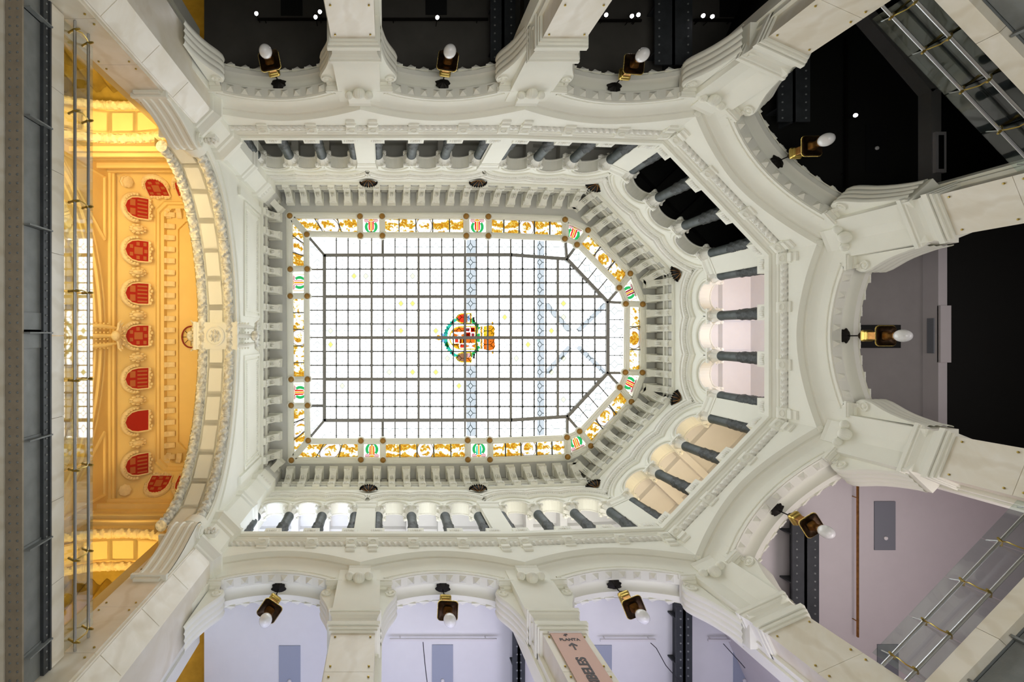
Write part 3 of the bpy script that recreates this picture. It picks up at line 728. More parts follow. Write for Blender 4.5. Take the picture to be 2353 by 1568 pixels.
for y in ys[1:-1]:
    if y in my_: continue
    x0, x1 = yint(CORE, y); bar((x0,y), (x1,y), 2.7, 23.88, 23.95, 'glazing_bar', 'lead')
    bar((710,y), (746,y), 2.7, 23.88, 23.95, 'glazing_bar', 'lead')
for x in (854, 878, 1068, 1121, 961.5, 1173): bar((x,546), (x,588), 3.5, 23.86, 23.96, 'main_bar', 'glazing_steel'); bar((x,962), (x,1008), 3.5, 23.86, 23.96, 'main_bar', 'glazing_steel')
for y in (620, 682, 776, 871, 931): bar((710,y), (746,y), 3.5, 23.86, 23.96, 'main_bar', 'glazing_steel')
for y in (735, 776, 817): bar((1394,y), (1432,y), 2, 23.88, 23.95, 'glazing_bar', 'lead')
for a, b in (((746,587.4),(712,548)), ((746,965.7),(712,1006)), ((1301,596),(1297,548)), ((1301,596),(1327,560)), ((1394.6,694.5),(1424,660)), ((1394.6,694.5),(1438,697)),
             ((1302,957),(1302,1006)), ((1302,957),(1332,992)), ((1394.6,857),(1425,891)), ((1394.6,857),(1438,857))): bar(a, b, 6, 23.83, 23.97, 'main_bar', 'glazing_steel')
# stained border
NSUB = {0:3,2:5,4:5,6:3,8:3,10:3,12:5,14:5,16:3,17:3,19:5,21:3}
def lerp(p, q, t): return (p[0]+(q[0]-p[0])*t, p[1]+(q[1]-p[1])*t)
CREST = ['glass_red','glass_red','glass_red','glass_maroon','glass_red','glass_orange','glass_teal','glass_orange','glass_red','glass_pink']
ci = 0
def lpoly(mb, o, ex, ey, pts): mb.add([o+ex*x+ey*y for x, y in pts], [tuple(range(len(pts)))])
for i in range(n):
    a0, a1, b1, b0 = OP[i], OP[(i+1) % n], IP[(i+1) % n], IP[i]
    if i in NSUB:
        m = NSUB[i]
        for j in range(m):
            t0, t1 = j/m, (j+1)/m
            pane([lerp(a0,a1,t0), lerp(a0,a1,t1), lerp(b0,b1,t1), lerp(b0,b1,t0)], 'gold_medallion' if j == m//2 else 'gold_glass', [(0,0),(1,0),(1,1),(0,1)], 'stained_pane')
            if j: bar(lerp(a0,a1,t0), lerp(b0,b1,t0), 2.0, 23.86, 23.95, 'glazing_bar', 'lead')
    else:
        p = pane([a0,a1,b1,b0], 'glass_white', None, 'crest_pane')
        c = (K(*a0)+K(*a1)+K(*b0)+K(*b1))/4; c.z = ZK-.02
        ey = ((K(*a0)+K(*a1))/2-(K(*b0)+K(*b1))/2).normalized(); ex = Vector((ey.y, -ey.x, 0))
        h = .40
        def piece(nm, mt, polys, dz=0):
            for q in polys:
                mb = MB(); lpoly(mb, c-Vector((0,0,dz)), ex*h, ey*h, q); mb.obj(nm, mt, p)
        cm = CREST[ci]; ci += 1
        piece('escutcheon', cm, [[(-.32,.5),(-.11,.5),(-.11,-.62),(-.3,-.42)], [(.11,.5),(.32,.5),(.3,-.42),(.11,-.62)]])
        piece('escutcheon_pale', 'glass_amber', [[(-.10,.5),(.10,.5),(.10,-.65),(-.10,-.65)]])
        arc = lambda s: [(s*(.62+.18)*math.cos(t)*.95, (.75)*math.sin(t)-.1) for t in lin(-1.35, .75, 10)]+[(s*.42*math.cos(t)*.95, .6*math.sin(t)-.1) for t in lin(.75, -1.35, 10)]
        piece('laurel', 'glass_green', [arc(-1), arc(1)])
        piece('ribbon', 'glass_pink', [[(s*(.55+.3*math.cos(t)), .62+.26*math.sin(t)) for t in lin(0, 2*PI*.93, 9)] for s in (-1, 1)])
        piece('crown', 'glass_amber', [[(-.25,.55),(.25,.55),(.32,.85),(.15,.72),(0,.9),(-.15,.72),(-.32,.85)]])
        piece('lead_line', 'glass_black', [[(-.36,.52),(-.33,.52),(-.31,-.44),(-.34,-.44)], [(.33,.52),(.36,.52),(.34,-.44),(.31,-.44)], [(-.36,.5),(.36,.5),(.36,.54),(-.36,.54)], [(-.2,-.62),(.2,-.62),(.1,-.8),(-.1,-.8)]], .003)
        piece('gilt_border', 'glass_amber', [[(-.98,-.9),(-.9,-.9),(-.9,.9),(-.98,.9)], [(.9,-.9),(.98,-.9),(.98,.9),(.9,.9)], [(-.9,-.98),(.9,-.98),(.9,-.9),(-.9,-.9)]], .003)
# central coat of arms, crown to the right
arms = empty('coat_of_arms', KI, None); arms.parent = sky; arms.matrix_local = KI
def Zp(x, y): return (980+x/10.456, 700+y/10.456)
def ap_(nm, mt, polys, dz=.02):
    for q in polys:
        vs = [K(*Zp(*p)) for p in q]; MB().add([(v.x, v.y, ZK-dz) for v in vs], [tuple(range(len(q)))]).obj(nm, mt, arms)
def ringp(o, i_): return [[o[k], o[(k+1) % len(o)], i_[(k+1) % len(o)], i_[k]] for k in range(len(o))]
SH = [(532,800),(560,690),(620,600),(700,545),(800,520),(920,515),(1060,515),(1190,515),(1190,800),(1190,1090),(1060,1090),(920,1090),(800,1085),(700,1060),(620,990),(560,905)]
SI = [(565,800),(592,700),(642,625),(715,575),(805,550),(920,546),(1060,546),(1160,546),(1160,800),(1160,1060),(1060,1060),(920,1060),(805,1054),(715,1030),(642,970),(592,895)]
ap_('shield_border', 'glass_yellow', ringp(SH, SI))
# leafy wreath
def wreath(t0, t1, nn, ro, ri): 
    q = []
    for k in range(nn):
        a, b = t0+(t1-t0)*k/nn, t0+(t1-t0)*(k+1)/nn; m = (a+b)/2
        e = lambda t, r: (870+ (470*r)*math.cos(t), 800+ (510*r)*math.sin(t))
        q.append([e(a,ri), e(a,ro*.94), e(m,ro*1.03), e(b,ro*.94), e(b,ri)])
    return q
ap_('laurel', 'glass_teal', wreath(PI*.70, PI*1.30, 12, 1.0, .80)); 
ap_('laurel', 'glass_teal', wreath(PI*.58, PI*.70, 3, 1.0, .84)+wreath(PI*1.30, PI*1.42, 3, 1.0, .84))
ap_('laurel', 'glass_green', wreath(PI*.14, PI*.36, 5, 1.02, .84)+wreath(PI*1.64, PI*1.86, 5, 1.02, .84))
ap_('laurel_vein', 'glass_black', [[(470,640),(560,540),(566,548),(480,650)], [(470,960),(560,1060),(566,1052),(480,950)], [(600,400),(640,380),(620,470),(600,480)], [(600,1200),(640,1220),(620,1130),(600,1120)], [(1100,320),(1150,300),(1160,430),(1120,420)], [(1110,1290),(1160,1300),(1160,1180),(1120,1190)]], .024)
ap_('ribbon', 'glass_blue', [[(385,800),(330,710),(370,670),(420,730)], [(385,810),(330,900),(370,930),(420,880)], [(400,720),(440,640),(470,700),(430,760)], [(400,880),(440,960),(470,910),(430,850)]])
ap_('fleece', 'glass_amber', [[(220,750),(290,725),(360,770),(370,800),(310,780)], [(220,830),(310,815),(370,808),(350,850),(290,865)]])
def smallshield(y0, body, charges):
    o = [(690,y0+130),(740,y0+50),(830,y0+5),(1085,y0),(1085,y0+260),(830,y0+255),(740,y0+210)]; i_ = [(725,y0+130),(762,y0+72),(840,y0+32),(1060,y0+28),(1060,y0+232),(840,y0+228),(762,y0+188)]
    ap_('small_shield_border', 'glass_yellow', ringp(o, i_)); 
    ap_('small_shield', body, [[i_[0], i_[1], i_[2], (920,y0+30), (920,y0+230), i_[5], i_[6]]])
    for mt, q in charges: ap_('charge', mt, [[(x, y+y0) for x, y in q]])
smallshield(205, 'glass_red', [('glass_brown', [(920,30),(985,30),(985,230),(920,230)]), ('glass_blue', [(985,80),(1030,40),(1040,130),(1030,225),(985,180)]), ('glass_maroon', [(1040,28),(1060,28),(1060,232),(1040,232)])])
ap_('charge', 'glass_white', [[(770,335),(830,270),(900,300),(900,370),(830,410)]], .024)
smallshield(1140, 'glass_brown', [('glass_brown', [(920,30),(985,30),(985,130),(920,130)]), ('glass_orange', [(920,130),(1060,130),(1060,232),(920,232)]), ('glass_pink', [(985,28),(1060,28),(1060,128),(985,128)])])
# quarters
ap_('quarter', 'glass_orange', [[(592,700),(642,625),(715,575),(805,550),(915,548),(915,660),(660,665)], [(660,690),(790,740),(660,785)], [(915,690),(800,740),(915,785)]])
ap_('quarter', 'glass_white', [[(660,667),(915,662),(800,735)], [(800,745),(915,790),(660,790)], [(570,790),(592,705),(655,690),(655,790)]])
ap_('quarter', 'glass_white', [[(925,548),(1055,548),(1055,665),(925,665)], [(1058,668),(1160,668),(1160,792),(1058,792)]]); ap_('charge', 'glass_maroon', [[(945,570),(1035,570),(1035,645),(945,645)], [(1075,690),(1150,690),(1150,775),(1075,775)]], .024)
ap_('quarter', 'glass_red', [[(925,668),(1055,668),(1055,795),(925,795)], [(1058,548),(1160,548),(1160,665),(1058,665)]]); ap_('charge', 'glass_amber', [[(950,700),(1035,690),(1035,770),(950,760)], [(1075,570),(1150,575),(1150,640),(1075,640)]], .024)
ap_('quarter', 'glass_white', [[(570,812),(650,812),(650,930),(610,930)], [(660,812),(785,812),(785,935),(660,935)], [(788,938),(915,938),(915,1058),(788,1054)]]); ap_('charge', 'glass_red', [[(680,830),(765,830),(765,915),(680,915)], [(805,955),(900,955),(900,1040),(805,1040)]], .024)
ap_('quarter', 'glass_amber', [[(788,812),(915,812),(915,935),(788,935)], [(620,940),(785,938),(785,1052),(715,1030),(642,970)]]); ap_('charge', 'glass_red', [[(805,825),(840,825),(840,925),(805,925)], [(870,825),(900,825),(900,925),(870,925)], [(660,960),(770,955),(770,975),(660,980)]], .024)
ap_('quarter', 'glass_orange', [[(925,812),(1160,812),(1160,930),(925,930)], [(930,960),(1050,1000),(930,1045)], [(1160,955),(1070,1000),(1160,1045)]]); ap_('quarter', 'glass_white', [[(930,935),(1160,935),(1060,995)], [(1060,1005),(1160,1055),(930,1055)]])
ap_('cross_lead', 'glass_black', [[(915,546),(925,546),(925,1060),(915,1060)], [(565,795),(1160,795),(1160,808),(565,808)], [(655,580),(660,580),(660,1030),(655,1030)]], .026)
# crown
ap_('crown_rim', 'glass_amber', [[(1295,530),(1340,525),(1340,1075),(1295,1070)]]); ap_('crown_pearls', 'glass_white', [[(1340,540+k*55),(1368,540+k*55),(1368,580+k*55),(1340,580+k*55)] for k in range(10)])
ap_('crown_band', 'glass_yellow', [[(1370,525),(1450,510),(1450,800),(1370,800)]]); ap_('crown_band', 'glass_orange', [[(1370,805),(1450,805),(1450,1095),(1370,1080)]])
ap_('crown_foliage', 'glass_amber', [[(1455,505),(1560,495),(1620,540),(1645,590),(1620,650),(1640,700),(1625,760),(1650,800),(1625,800),(1455,800)]]); ap_('crown_foliage', 'glass_orange', [[(1455,805),(1650,805),(1630,880),(1640,960),(1650,1020),(1610,1080),(1520,1110),(1455,1100)]])
ap_('crown_finial', 'glass_amber', [[(1560,490),(1555,430),(1585,405),(1605,440),(1595,500)], [(1560,1110),(1565,1170),(1590,1200),(1610,1160),(1600,1105)]]); ap_('clasp', 'glass_yellow', [[(1205,510),(1240,510),(1240,700),(1205,700)], [(1205,910),(1240,910),(1240,1090),(1205,1090)]])
ap_('clasp', 'glass_green', [[(1205,705),(1285,690),(1285,905),(1205,900)]])
ap_('crown_lead', 'glass_black', [[(1368,520),(1373,520),(1373,1085),(1368,1085)], [(1450,505),(1458,505),(1458,1100),(1450,1100)], [(1395,560),(1410,560),(1410,575),(1395,575)], [(1395,640),(1410,640),(1410,655),(1395,655)], [(1395,720),(1410,720),(1410,735),(1395,735)], [(1395,870),(1410,870),(1410,885),(1395,885)], [(1395,950),(1410,950),(1410,965),(1395,965)], [(1395,1030),(1410,1030),(1410,1045),(1395,1045)], [(1500,560),(1530,580),(1520,590)], [(1540,680),(1580,700),(1560,715)], [(1490,640),(1510,660),(1495,670)], [(1500,900),(1560,880),(1550,900)], [(1500,1000),(1570,990),(1560,1010)]], .026)
# pale roof beams above the glass
for i, (x0, y0, x1, y1, w) in enumerate(((1083,552,1083,712,20), (1083,842,1083,1002,20), (1243,552,1243,1002,12), (1256,700,1310,760,8), (1256,858,1310,798,8), (1330,760,1392,700,8), (1330,798,1392,858,8))):
    a, b_ = K(x0,y0,26.5), K(x1,y1,26.5); d = b_-a; w = w*26.5/F
    o = MB().box(0, d.length, -w/2, w/2, 0, .3).obj('roof_beam', 'roof_beam', None, T(a.x, a.y, 26.4) @ RZ(math.atan2(d.y, d.x)))
    tag(o, ['broad pale roof beam behind the glass above the coat of arms', 'broad pale roof beam behind the glass below the coat of arms', 'narrow pale roof beam above the right part of the skylight glass', 'pale roof brace behind the glass, upper left arm of the cross', 'pale roof brace behind the glass, lower left arm of the cross', 'pale roof brace behind the glass, upper right arm of the cross', 'pale roof brace behind the glass, lower right arm of the cross'][i], 'roof beam', 'roof framing above the skylight')
# ------------------------------------------------------------------ west side: great arch, corner piers and the yellow vestibule
class Frame: pass
def frame(c, V):
    f = Frame(); f.V = Vector((*V, 0)); f.U = f.V.cross(Vector((0,0,1)))
    f.M = Matrix(((f.U.x, f.V.x, 0, c[0]), (f.U.y, f.V.y, 0, c[1]), (0,0,1,0), (0,0,0,1))); return f
WX = -5.35
west = empty('wall_west', Matrix.Identity(4), 'white wall with the great coffered arch at the left of the skylight', None, None, 'structure')
AE, BE, ZE = 5.5, 3.5, 15.1
def ell(a, b, zs, n_, t0=-PI/2, t1=PI/2):
    out = []
    for t in lin(t0, t1, n_):
        u, z = a*math.sin(t), zs+b*math.cos(t); nu, nz = math.sin(t)/a, math.cos(t)/b; l = math.hypot(nu, nz); out.append((u, z, nu/l, nz/l))
    return out
def by_arc(a, b, zs, s_list):       # points at fractions of the arc length
    P = ell(a, b, zs, 400); L_ = [0]
    for p, q in zip(P[:-1], P[1:]): L_.append(L_[-1]+math.hypot(q[0]-p[0], q[1]-p[1]))
    out = []
    for s in s_list:
        d = s*L_[-1]; k = min(max(next((i for i, x in enumerate(L_) if x >= d), 399), 1), 399); out.append(P[k])
    return out, L_[-1]
def spandrel(mb, a, b, zs, v, ztop, umax, n_=40):
    P = [(-umax, zs, 0, 1)] + ell(a, b, zs, n_) + [(umax, zs, 0, 1)]
    for p, q in zip(P[:-1], P[1:]): mb.add([(p[0],v,p[1]),(q[0],v,q[1]),(q[0],v,ztop),(p[0],v,ztop)], [(0,1,2,3)])
    return mb
def leaf_torus(a, b, zs, v0, r0, ncell, per=22):
    pts, L_ = by_arc(a, b, zs, [i/(ncell*per) for i in range(ncell*per+1)]); rs = []
    for i, (u, z, nu, nz) in enumerate(pts):
        ph = (i % per)/per; ring = []
        for j in range(14):
            t = 2*PI*j/14
            r = r0*1.12 if ph < .05 or .11 < ph < .17 else (r0*.9 if ph < .2 else r0*(1+.17*math.sin(3*t)*math.sin(ph*18)+.13*math.cos(4*t+ph*26)))
            ring.append((u+nu*r*math.cos(t), v0+r*math.sin(t), z+nz*r*math.cos(t)))
        rs.append(ring)
    return MB().rings(rs)
def coffer(mb, p, q, v0, v1, dep):
    # one sunk panel between two arch points
    def P(s, v, r):
        u = p[0]+(q[0]-p[0])*s; z = p[1]+(q[1]-p[1])*s; nu = (p[2]+q[2])/2; nz = (p[3]+q[3])/2; return (u+nu*r, v, z+nz*r)
    rings = []
    for m, r in ((0,0),(.10,0),(.12,.03),(.18,.03),(.2,dep),(.5,dep)):
        dv = (v1-v0)*m; rings.append([P(m, v0+dv, r), P(1-m, v0+dv, r), P(1-m, v1-dv, r), P(m, v1-dv, r)])
    mb.rings(rings); return mb
def great_arch(f, root, mats, front_detail):
    pm, cm = mats
    strip_sweep(MB(), ell(AE, BE, ZE, 61), [(0,.06),(.02,.02),(.34,.02),(.36,0),(.40,0)]).obj('arch_band', pm, root, f.M, True)
    strip_sweep(MB(), ell(AE, BE, ZE, 61), [(.92,0),(.96,0),(.98,.02),(1.28,.02),(1.32,.06)]).obj('arch_band', pm, root, f.M, True)
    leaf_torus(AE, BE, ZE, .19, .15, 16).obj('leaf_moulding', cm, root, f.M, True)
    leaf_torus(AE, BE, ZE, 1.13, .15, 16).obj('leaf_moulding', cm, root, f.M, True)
    fr = [i/14 for i in range(15)]; P, _ = by_arc(AE, BE, ZE, fr)
    for i in range(14):
        if i in (6, 7): pass
        coffer(MB(), P[i], P[i+1], .38, .94, .09).obj('coffer', pm, root, f.M)
    # keystone with oval rosette
    zc = ZE+BE
    ks = MB().box(-.48,.48,-.02,1.34,zc-.10,zc+.1).box(-.43,.43,.25,1.07,zc-.14,zc-.1).obj('keystone', pm, root, f.M)
    MB().rings([[(.36*k*math.cos(t), .66+.34*k*math.sin(t), zc-.14-h) for t in [2*PI*i/24 for i in range(24)]] for k, h in ((1,0),(1,.05),(.86,.07),(.82,.04),(.01,.05))], cap=False).obj('medallion', pm, ks, None, True)
    ro = MB()
    for i in range(8): ro.ball((.15*math.cos(i*PI/4), .66+.15*math.sin(i*PI/4), zc-.2), .09, .06, .035, 6, 5)
    ro.ball((0,.66,zc-.22), .07, .07, .04, 8, 5); ro.obj('rosette', cm, ks, None, True)
    for vv, sg in ((-.02,-1),(1.34,1)):
        sb = MB()
        for q in (-.36,0,.36): sb.tube([(q, vv+sg*.02, zc-.1), (q, vv+sg*.12, zc+.05), (q, vv+sg*.20, zc+.3), (q*.9, vv+sg*.35, zc+.6), (q*.8, vv+sg*.42, zc+.9)], [.07,.08,.08,.07,.05], 8)
        for q in (-.45,-.27,-.12,.12,.27,.45):
            for kk in range(5): sb.ball((q, vv+sg*(.06+.06*kk), zc-.02+.15*kk), .04, n=6, m=4)
        sb.box(-.5,.5,min(vv,vv+sg*.1),max(vv,vv+sg*.1),zc-.12,zc+.9)
        sb.obj('keystone_scroll', pm, ks, None, True)
        pl = MB()
        for q in range(9):
            t = -1.3+2.6*q/8; pl.tube([(0,vv+sg*.42,zc+.8), (.25*math.sin(t), vv+sg*(.5), zc+.85+.25*math.cos(t)), (.48*math.sin(t), vv+sg*.48, zc+.9+.42*math.cos(t)), (.56*math.sin(t)*1.08, vv+sg*.6, zc+.85+.45*math.cos(t))], [.03,.06,.055,.02], 6)
        pl.ball((0,vv+sg*.5,zc+.75), .2, .16, .2, 10, 7); pl.obj('palmette', cm, ks, None, True)
fw = frame((WX, 0), (-1, 0))
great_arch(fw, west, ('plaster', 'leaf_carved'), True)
spandrel(MB(), AE, BE, ZE, 0, 22.4, 5.75).obj('arch_wall', 'plaster', west, fw.M)
spandrel(MB(), AE, BE, ZE, 1.32, 22.4, 5.75).obj('arch_wall_back', 'yellow_plaster', west, fw.M)
strip_sweep(MB(), ell(AE, BE, ZE, 61), [(0,.05),(-.05,.06),(-.08,.12),(-.08,.2),(-.04,.24),(-.04,.34),(0,.36)]).obj('archivolt', 'plaster', west, fw.M, True)
strip_sweep(MB(), ell(AE+.55, BE+.5, ZE, 61)[3:-3], [(0,0),(-.05,.02),(-.06,.08),(0,.12)]).obj('archivolt', 'plaster', west, fw.M, True)
for s in (-1, 1):
    for q0, q1, z0, z1, t in ((.75,5.1,19.75,22.1,.10),(.95,4.9,19.95,21.95,.05)):
        m = MB(); x0, x1 = min(s*q0,s*q1), max(s*q0,s*q1)
        for bx in ((x0,x1,z0,z0+t),(x0,x1,z1-t,z1),(x0,x0+t,z0+t,z1-t),(x1-t,x1,z0+t,z1-t)): m.box(bx[0],bx[1],-.05,.02,bx[2],bx[3])
        m.obj('panel_moulding', 'plaster', west, fw.M)
    bd = MB()
    for z in (20.12, 21.78):
        for u in lin(1.1, 4.75, 46): bd.ball((s*u, -.02, z), .035, n=6, m=4)
    tag(bd.obj('panel_beads', 'carved', west, fw.M, True), kind='stuff')
    MB().box(min(s*5.14,s*5.42), max(s*5.14,s*5.42), -.10, .02, 19.0, 22.2).obj('strip_pilaster', 'plaster', west, fw.M)
MB().add([(-5.9,-.08,22.3),(5.9,-.08,22.3),(5.9,-.08,23.9),(-5.9,-.08,23.9)], [(0,1,2,3)]).obj('cove', 'vault_shade_cove_grey', west, fw.M)
MB().box(-5.9,5.9,-.14,.03,22.25,22.36).box(-5.9,5.9,-.17,-.05,22.9,23.0).obj('cove_band', 'plaster', west, fw.M)
for i in range(14):
    u = -5.35+10.7*i/13
    c = link('ceiling_console', CONSOLE, west, fw.M @ T(u,0,0)); link('acanthus_leaf', LEAF, c)
    if i < 13: link('cove_panel', PANEL, west, fw.M @ T(u+.41,0,0))
# corner piers
PLAN = [(-4.75,-7.3),(-4.75,-6.17),(-5.17,-5.75),(-6.1,-5.75),(-6.1,-7.3)]
def plan_off(d):
    return [(-4.75+d,-7.3),(-4.75+d,-6.17+d*.41),(-5.17+d*.41,-5.75+d),(-6.1-d,-5.75+d),(-6.1-d,-7.3)]
for s, lab in ((1, 'faceted marble corner pier at the upper left beside the yellow vestibule'), (-1, 'faceted marble corner pier at the lower left beside the yellow vestibule')):
    D = Matrix.Diagonal((1, s, 1, 1))
    def solid(profile, nm, mt, par):       # profile of (offset, z)
        mb = MB().rings([[(x, y*s, z) for x, y in plan_off(d)] for d, z in profile]); return mb.obj(nm, mt, par)
    o = empty('corner_pier', Matrix.Identity(4), lab, 'pillar', 'faceted corner piers')
    solid([(0,-1.6),(0,14.15)], 'shaft', 'marble', o)
    zz = [14.15,12.6,11.0,9.4,7.8]
    for z1, z0 in zip(zz[:-1], zz[1:]):
        sl = MB().box(-6.05,-5.22,min(s*-5.75,s*-5.71),max(s*-5.75,s*-5.71),z0+.008,z1-.008).obj('marble_slab', 'marble', o)
        for x in (-5.95,-5.32):
            for q in (z0+.15, z1-.15): link('fixing_bolt', BOLT, sl, T(x, s*-5.71, q) @ Matrix.Rotation(-PI/2*s, 4, 'X'))
        p, q = Vector((-4.75,-6.17*s,0)), Vector((-5.17,-5.75*s,0)); d = (q-p); nrm = Vector((.707,.707*s,0))
        m = MB(); e0, e1 = p+d*.06, p+d*.94
        m.add([(*(e.xy+nrm.xy*h), z) for e, h, z in ((e0,.0,z0+.01),(e1,.0,z0+.01),(e1,.03,z0+.01),(e0,.03,z0+.01),(e0,.0,z1-.01),(e1,.0,z1-.01),(e1,.03,z1-.01),(e0,.03,z1-.01))], [(0,1,2,3),(4,5,6,7),(2,3,7,6),(1,2,6,5),(3,0,4,7)]).obj('marble_slab', 'marble', o)
    solid([(0,14.15),(.06,14.2),(.06,14.3),(.14,14.42),(.20,14.5),(.20,14.62),(.08,14.66),(.06,14.9),(.02,14.95)], 'capital', 'plaster', o)
    solid([(.02,14.95),(.02,15.95),(.08,16.0),(.08,16.15),(.16,16.25),(.24,16.34),(.24,16.48),(.10,16.55),(.08,16.9),(.0,16.95),(.0,18.7),(.05,18.75),(.05,18.9),(.10,19.0),(.10,19.12),(.0,19.2),(.0,20.9),(.06,20.95),(.12,21.1),(.12,21.25),(.05,21.3),(.05,22.4)], 'upper_pilaster', 'plaster', o)
    solid([(.05,22.4),(.05,23.86)], 'top_block', 'soffit_grey', o)
    mb = MB()
    for i in range(6):
        t = i/5; mb.ball((-4.72-.42*t, s*(-6.14+.42*t), 21.5), .07, .07, .2, 6, 5)
    mb.obj('acanthus_leaf', 'carved', o, None, True)
    link('ceiling_console', CONSOLE, o, pier_frame((-5.13, s*-6.08), (-.707, -.707*s)))
    # fluted scroll console carrying the great arch
    cf = frame((-5.56, s*-5.75), (0, -s))
    crv = [(.05,12.45),(.06,12.7),(.10,12.95),(.16,13.25),(.24,13.55),(.34,13.85),(.42,14.1),(.50,14.35),(.52,14.55),(.48,14.72),(.38,14.82)]
    vs_ = lin(-.36, .36, 29); rs = [[(x, -(p+.03*(1 if math.sin((x+.36)/.72*PI*7) > 0 else 0)), z) for x in vs_] for p, z in crv]
    mb = MB().rings(rs, closed=False); n_ = len(crv)
    for x in (-.36, .36): mb.add([(x,-p,z) for p, z in crv]+[(x,0,z) for p, z in crv], [(i,i+1,n_+i+1,n_+i) for i in range(n_-1)])
    mb.obj('scroll_console', 'plaster', o, cf.M, False)
    for x in (-.40, .40):
        link('volute', VOL, o, cf.M @ T(x,-.30,14.52) @ RZ(PI/2 if x > 0 else -PI/2) @ Matrix.Scale(1.5, 4))
    MB().box(-.42,.42,-.14,0,12.25,12.36).box(-.30,.30,-.10,0,12.12,12.25).obj('console_foot', 'plaster', o, cf.M)
    dr = MB().rings([[(.36*math.cos(t), -.18-.36*math.sin(t)*.9, z) for t in lin(0, PI, 15)]+[(-.36,.0,z),(.36,0,z)] for z in (14.82,15.0,15.05,15.35)])
    dr.obj('impost_drum', 'plaster', o, cf.M, True)
    for x in (-.52, .52):
        rr = MB()
        for q in range(8): rr.ball((x+.13*math.cos(q*PI/4), -.14, 15.05+.13*math.sin(q*PI/4)), .055, .06, .055, 6, 5)
        rr.ball((x,-.18,15.05), .07, n=8, m=5); rr.box(x-.2,x+.2,-.1,.0,14.85,15.25); rr.obj('rosette', 'carved', o, cf.M, True)
# ------------------------------------------------------------------ yellow vestibule
vest = empty('wall_vestibule', Matrix.Identity(4), 'yellow plaster vestibule with moulded arches seen through the great arch', None, None, 'structure')
XA, XB = -6.67, -10.5
fv = frame((XB, 0), (-1, 0))
great_arch(fv, vest, ('yellow_plaster', 'cream_carved'), False)
spandrel(MB(), AE, BE, ZE, 0, 20.0, 6.3).obj('arch_wall', 'yellow_plaster', vest, fv.M)
for r_, d_ in ((.25,.06),(.55,.10),(.9,.05)):
    strip_sweep(MB(), ell(AE+r_, BE+r_, ZE, 61), [(0,0),(-d_,.02),(-d_,.10),(0,.14)]).obj('archivolt', 'yellow_plaster', vest, fv.M, True)
MB().box(-6.3,6.3,-.10,.02,19.78,19.9).box(-6.3,6.3,-.18,.02,19.9,20.02).obj('string_course', 'yellow_plaster', vest, fv.M)
for s in (-1, 1):
    m = MB()
    P = [(3.6,19.5),(5.95,19.5),(5.95,16.6)]
    for i in range(3):
        a, b_ = P[i], P[(i+1) % 3]; m.tube([(s*a[0],-.02,a[1]),(s*b_[0],-.02,b_[1])], .06, 6)
    m.obj('spandrel_panel', 'yellow_plaster', vest, fv.M)
xm = (XA+XB)/2; hx = (XA-XB)/2
for s in (-1, 1):                        # arches at the two ends
    fe = frame((xm, s*6.3), (0, s)); a_, b_, zs_ = hx-.05, .75, 16.35
    spandrel(MB(), a_, b_, zs_, 0, 20.0, hx+.2, 24).obj('end_wall', 'yellow_plaster', vest, fe.M)
    strip_sweep(MB(), ell(a_, b_, zs_, 31), [(0,.03),(.3,.03),(.32,0),(.36,0)]).obj('arch_band', 'yellow_plaster', vest, fe.M, True)
    strip_sweep(MB(), ell(a_, b_, zs_, 31), [(1.04,0),(1.08,0),(1.1,.03),(1.4,.03)]).obj('arch_band', 'yellow_plaster', vest, fe.M, True)
    leaf_torus(a_, b_, zs_, .16, .14, 5).obj('leaf_moulding', 'cream_carved', vest, fe.M, True)
    leaf_torus(a_, b_, zs_, 1.24, .13, 5).obj('leaf_moulding', 'cream_carved', vest, fe.M, True)
    P, _ = by_arc(a_, b_, zs_, [i/5 for i in range(6)])
    for i in range(5): coffer(MB(), P[i], P[i+1], .34, 1.06, .10).obj('coffer', 'yellow_plaster', vest, fe.M)
    for q, zz, d_ in ((0,17.35,.16),(0,17.6,.26),(0,18.4,.10),(0,19.0,.18),(0,19.7,.12)):
        MB().box(-hx-.1,hx+.1,-d_,.02,zz,zz+.12).obj('string_course', 'yellow_plaster', vest, fe.M)
    MB().add([(-hx-1,1.4,17.4),(hx+1,1.4,17.4),(hx+1,6,17.4),(-hx-1,6,17.4)], [(0,1,2,3)]).obj('far_ceiling', 'olive_drape', vest, fe.M)
    rs = []
    for i in range(49):
        u = -hx-.8+(2*hx+1.6)*i/48; rs.append([(u, 1.9+.12*math.sin(i*1.3)+.6*k, 17.38-2.2*k) for k in (0, .3, .6, 1)])
    MB().rings(rs, closed=False).obj('drape_folds', 'olive_drape', vest, fe.M, True)
    for x in (-hx-.1, hx-.0): MB().box(x-.3,x+.3,0,1.4,9,16.4).obj('jamb', 'yellow_plaster', vest, fe.M)
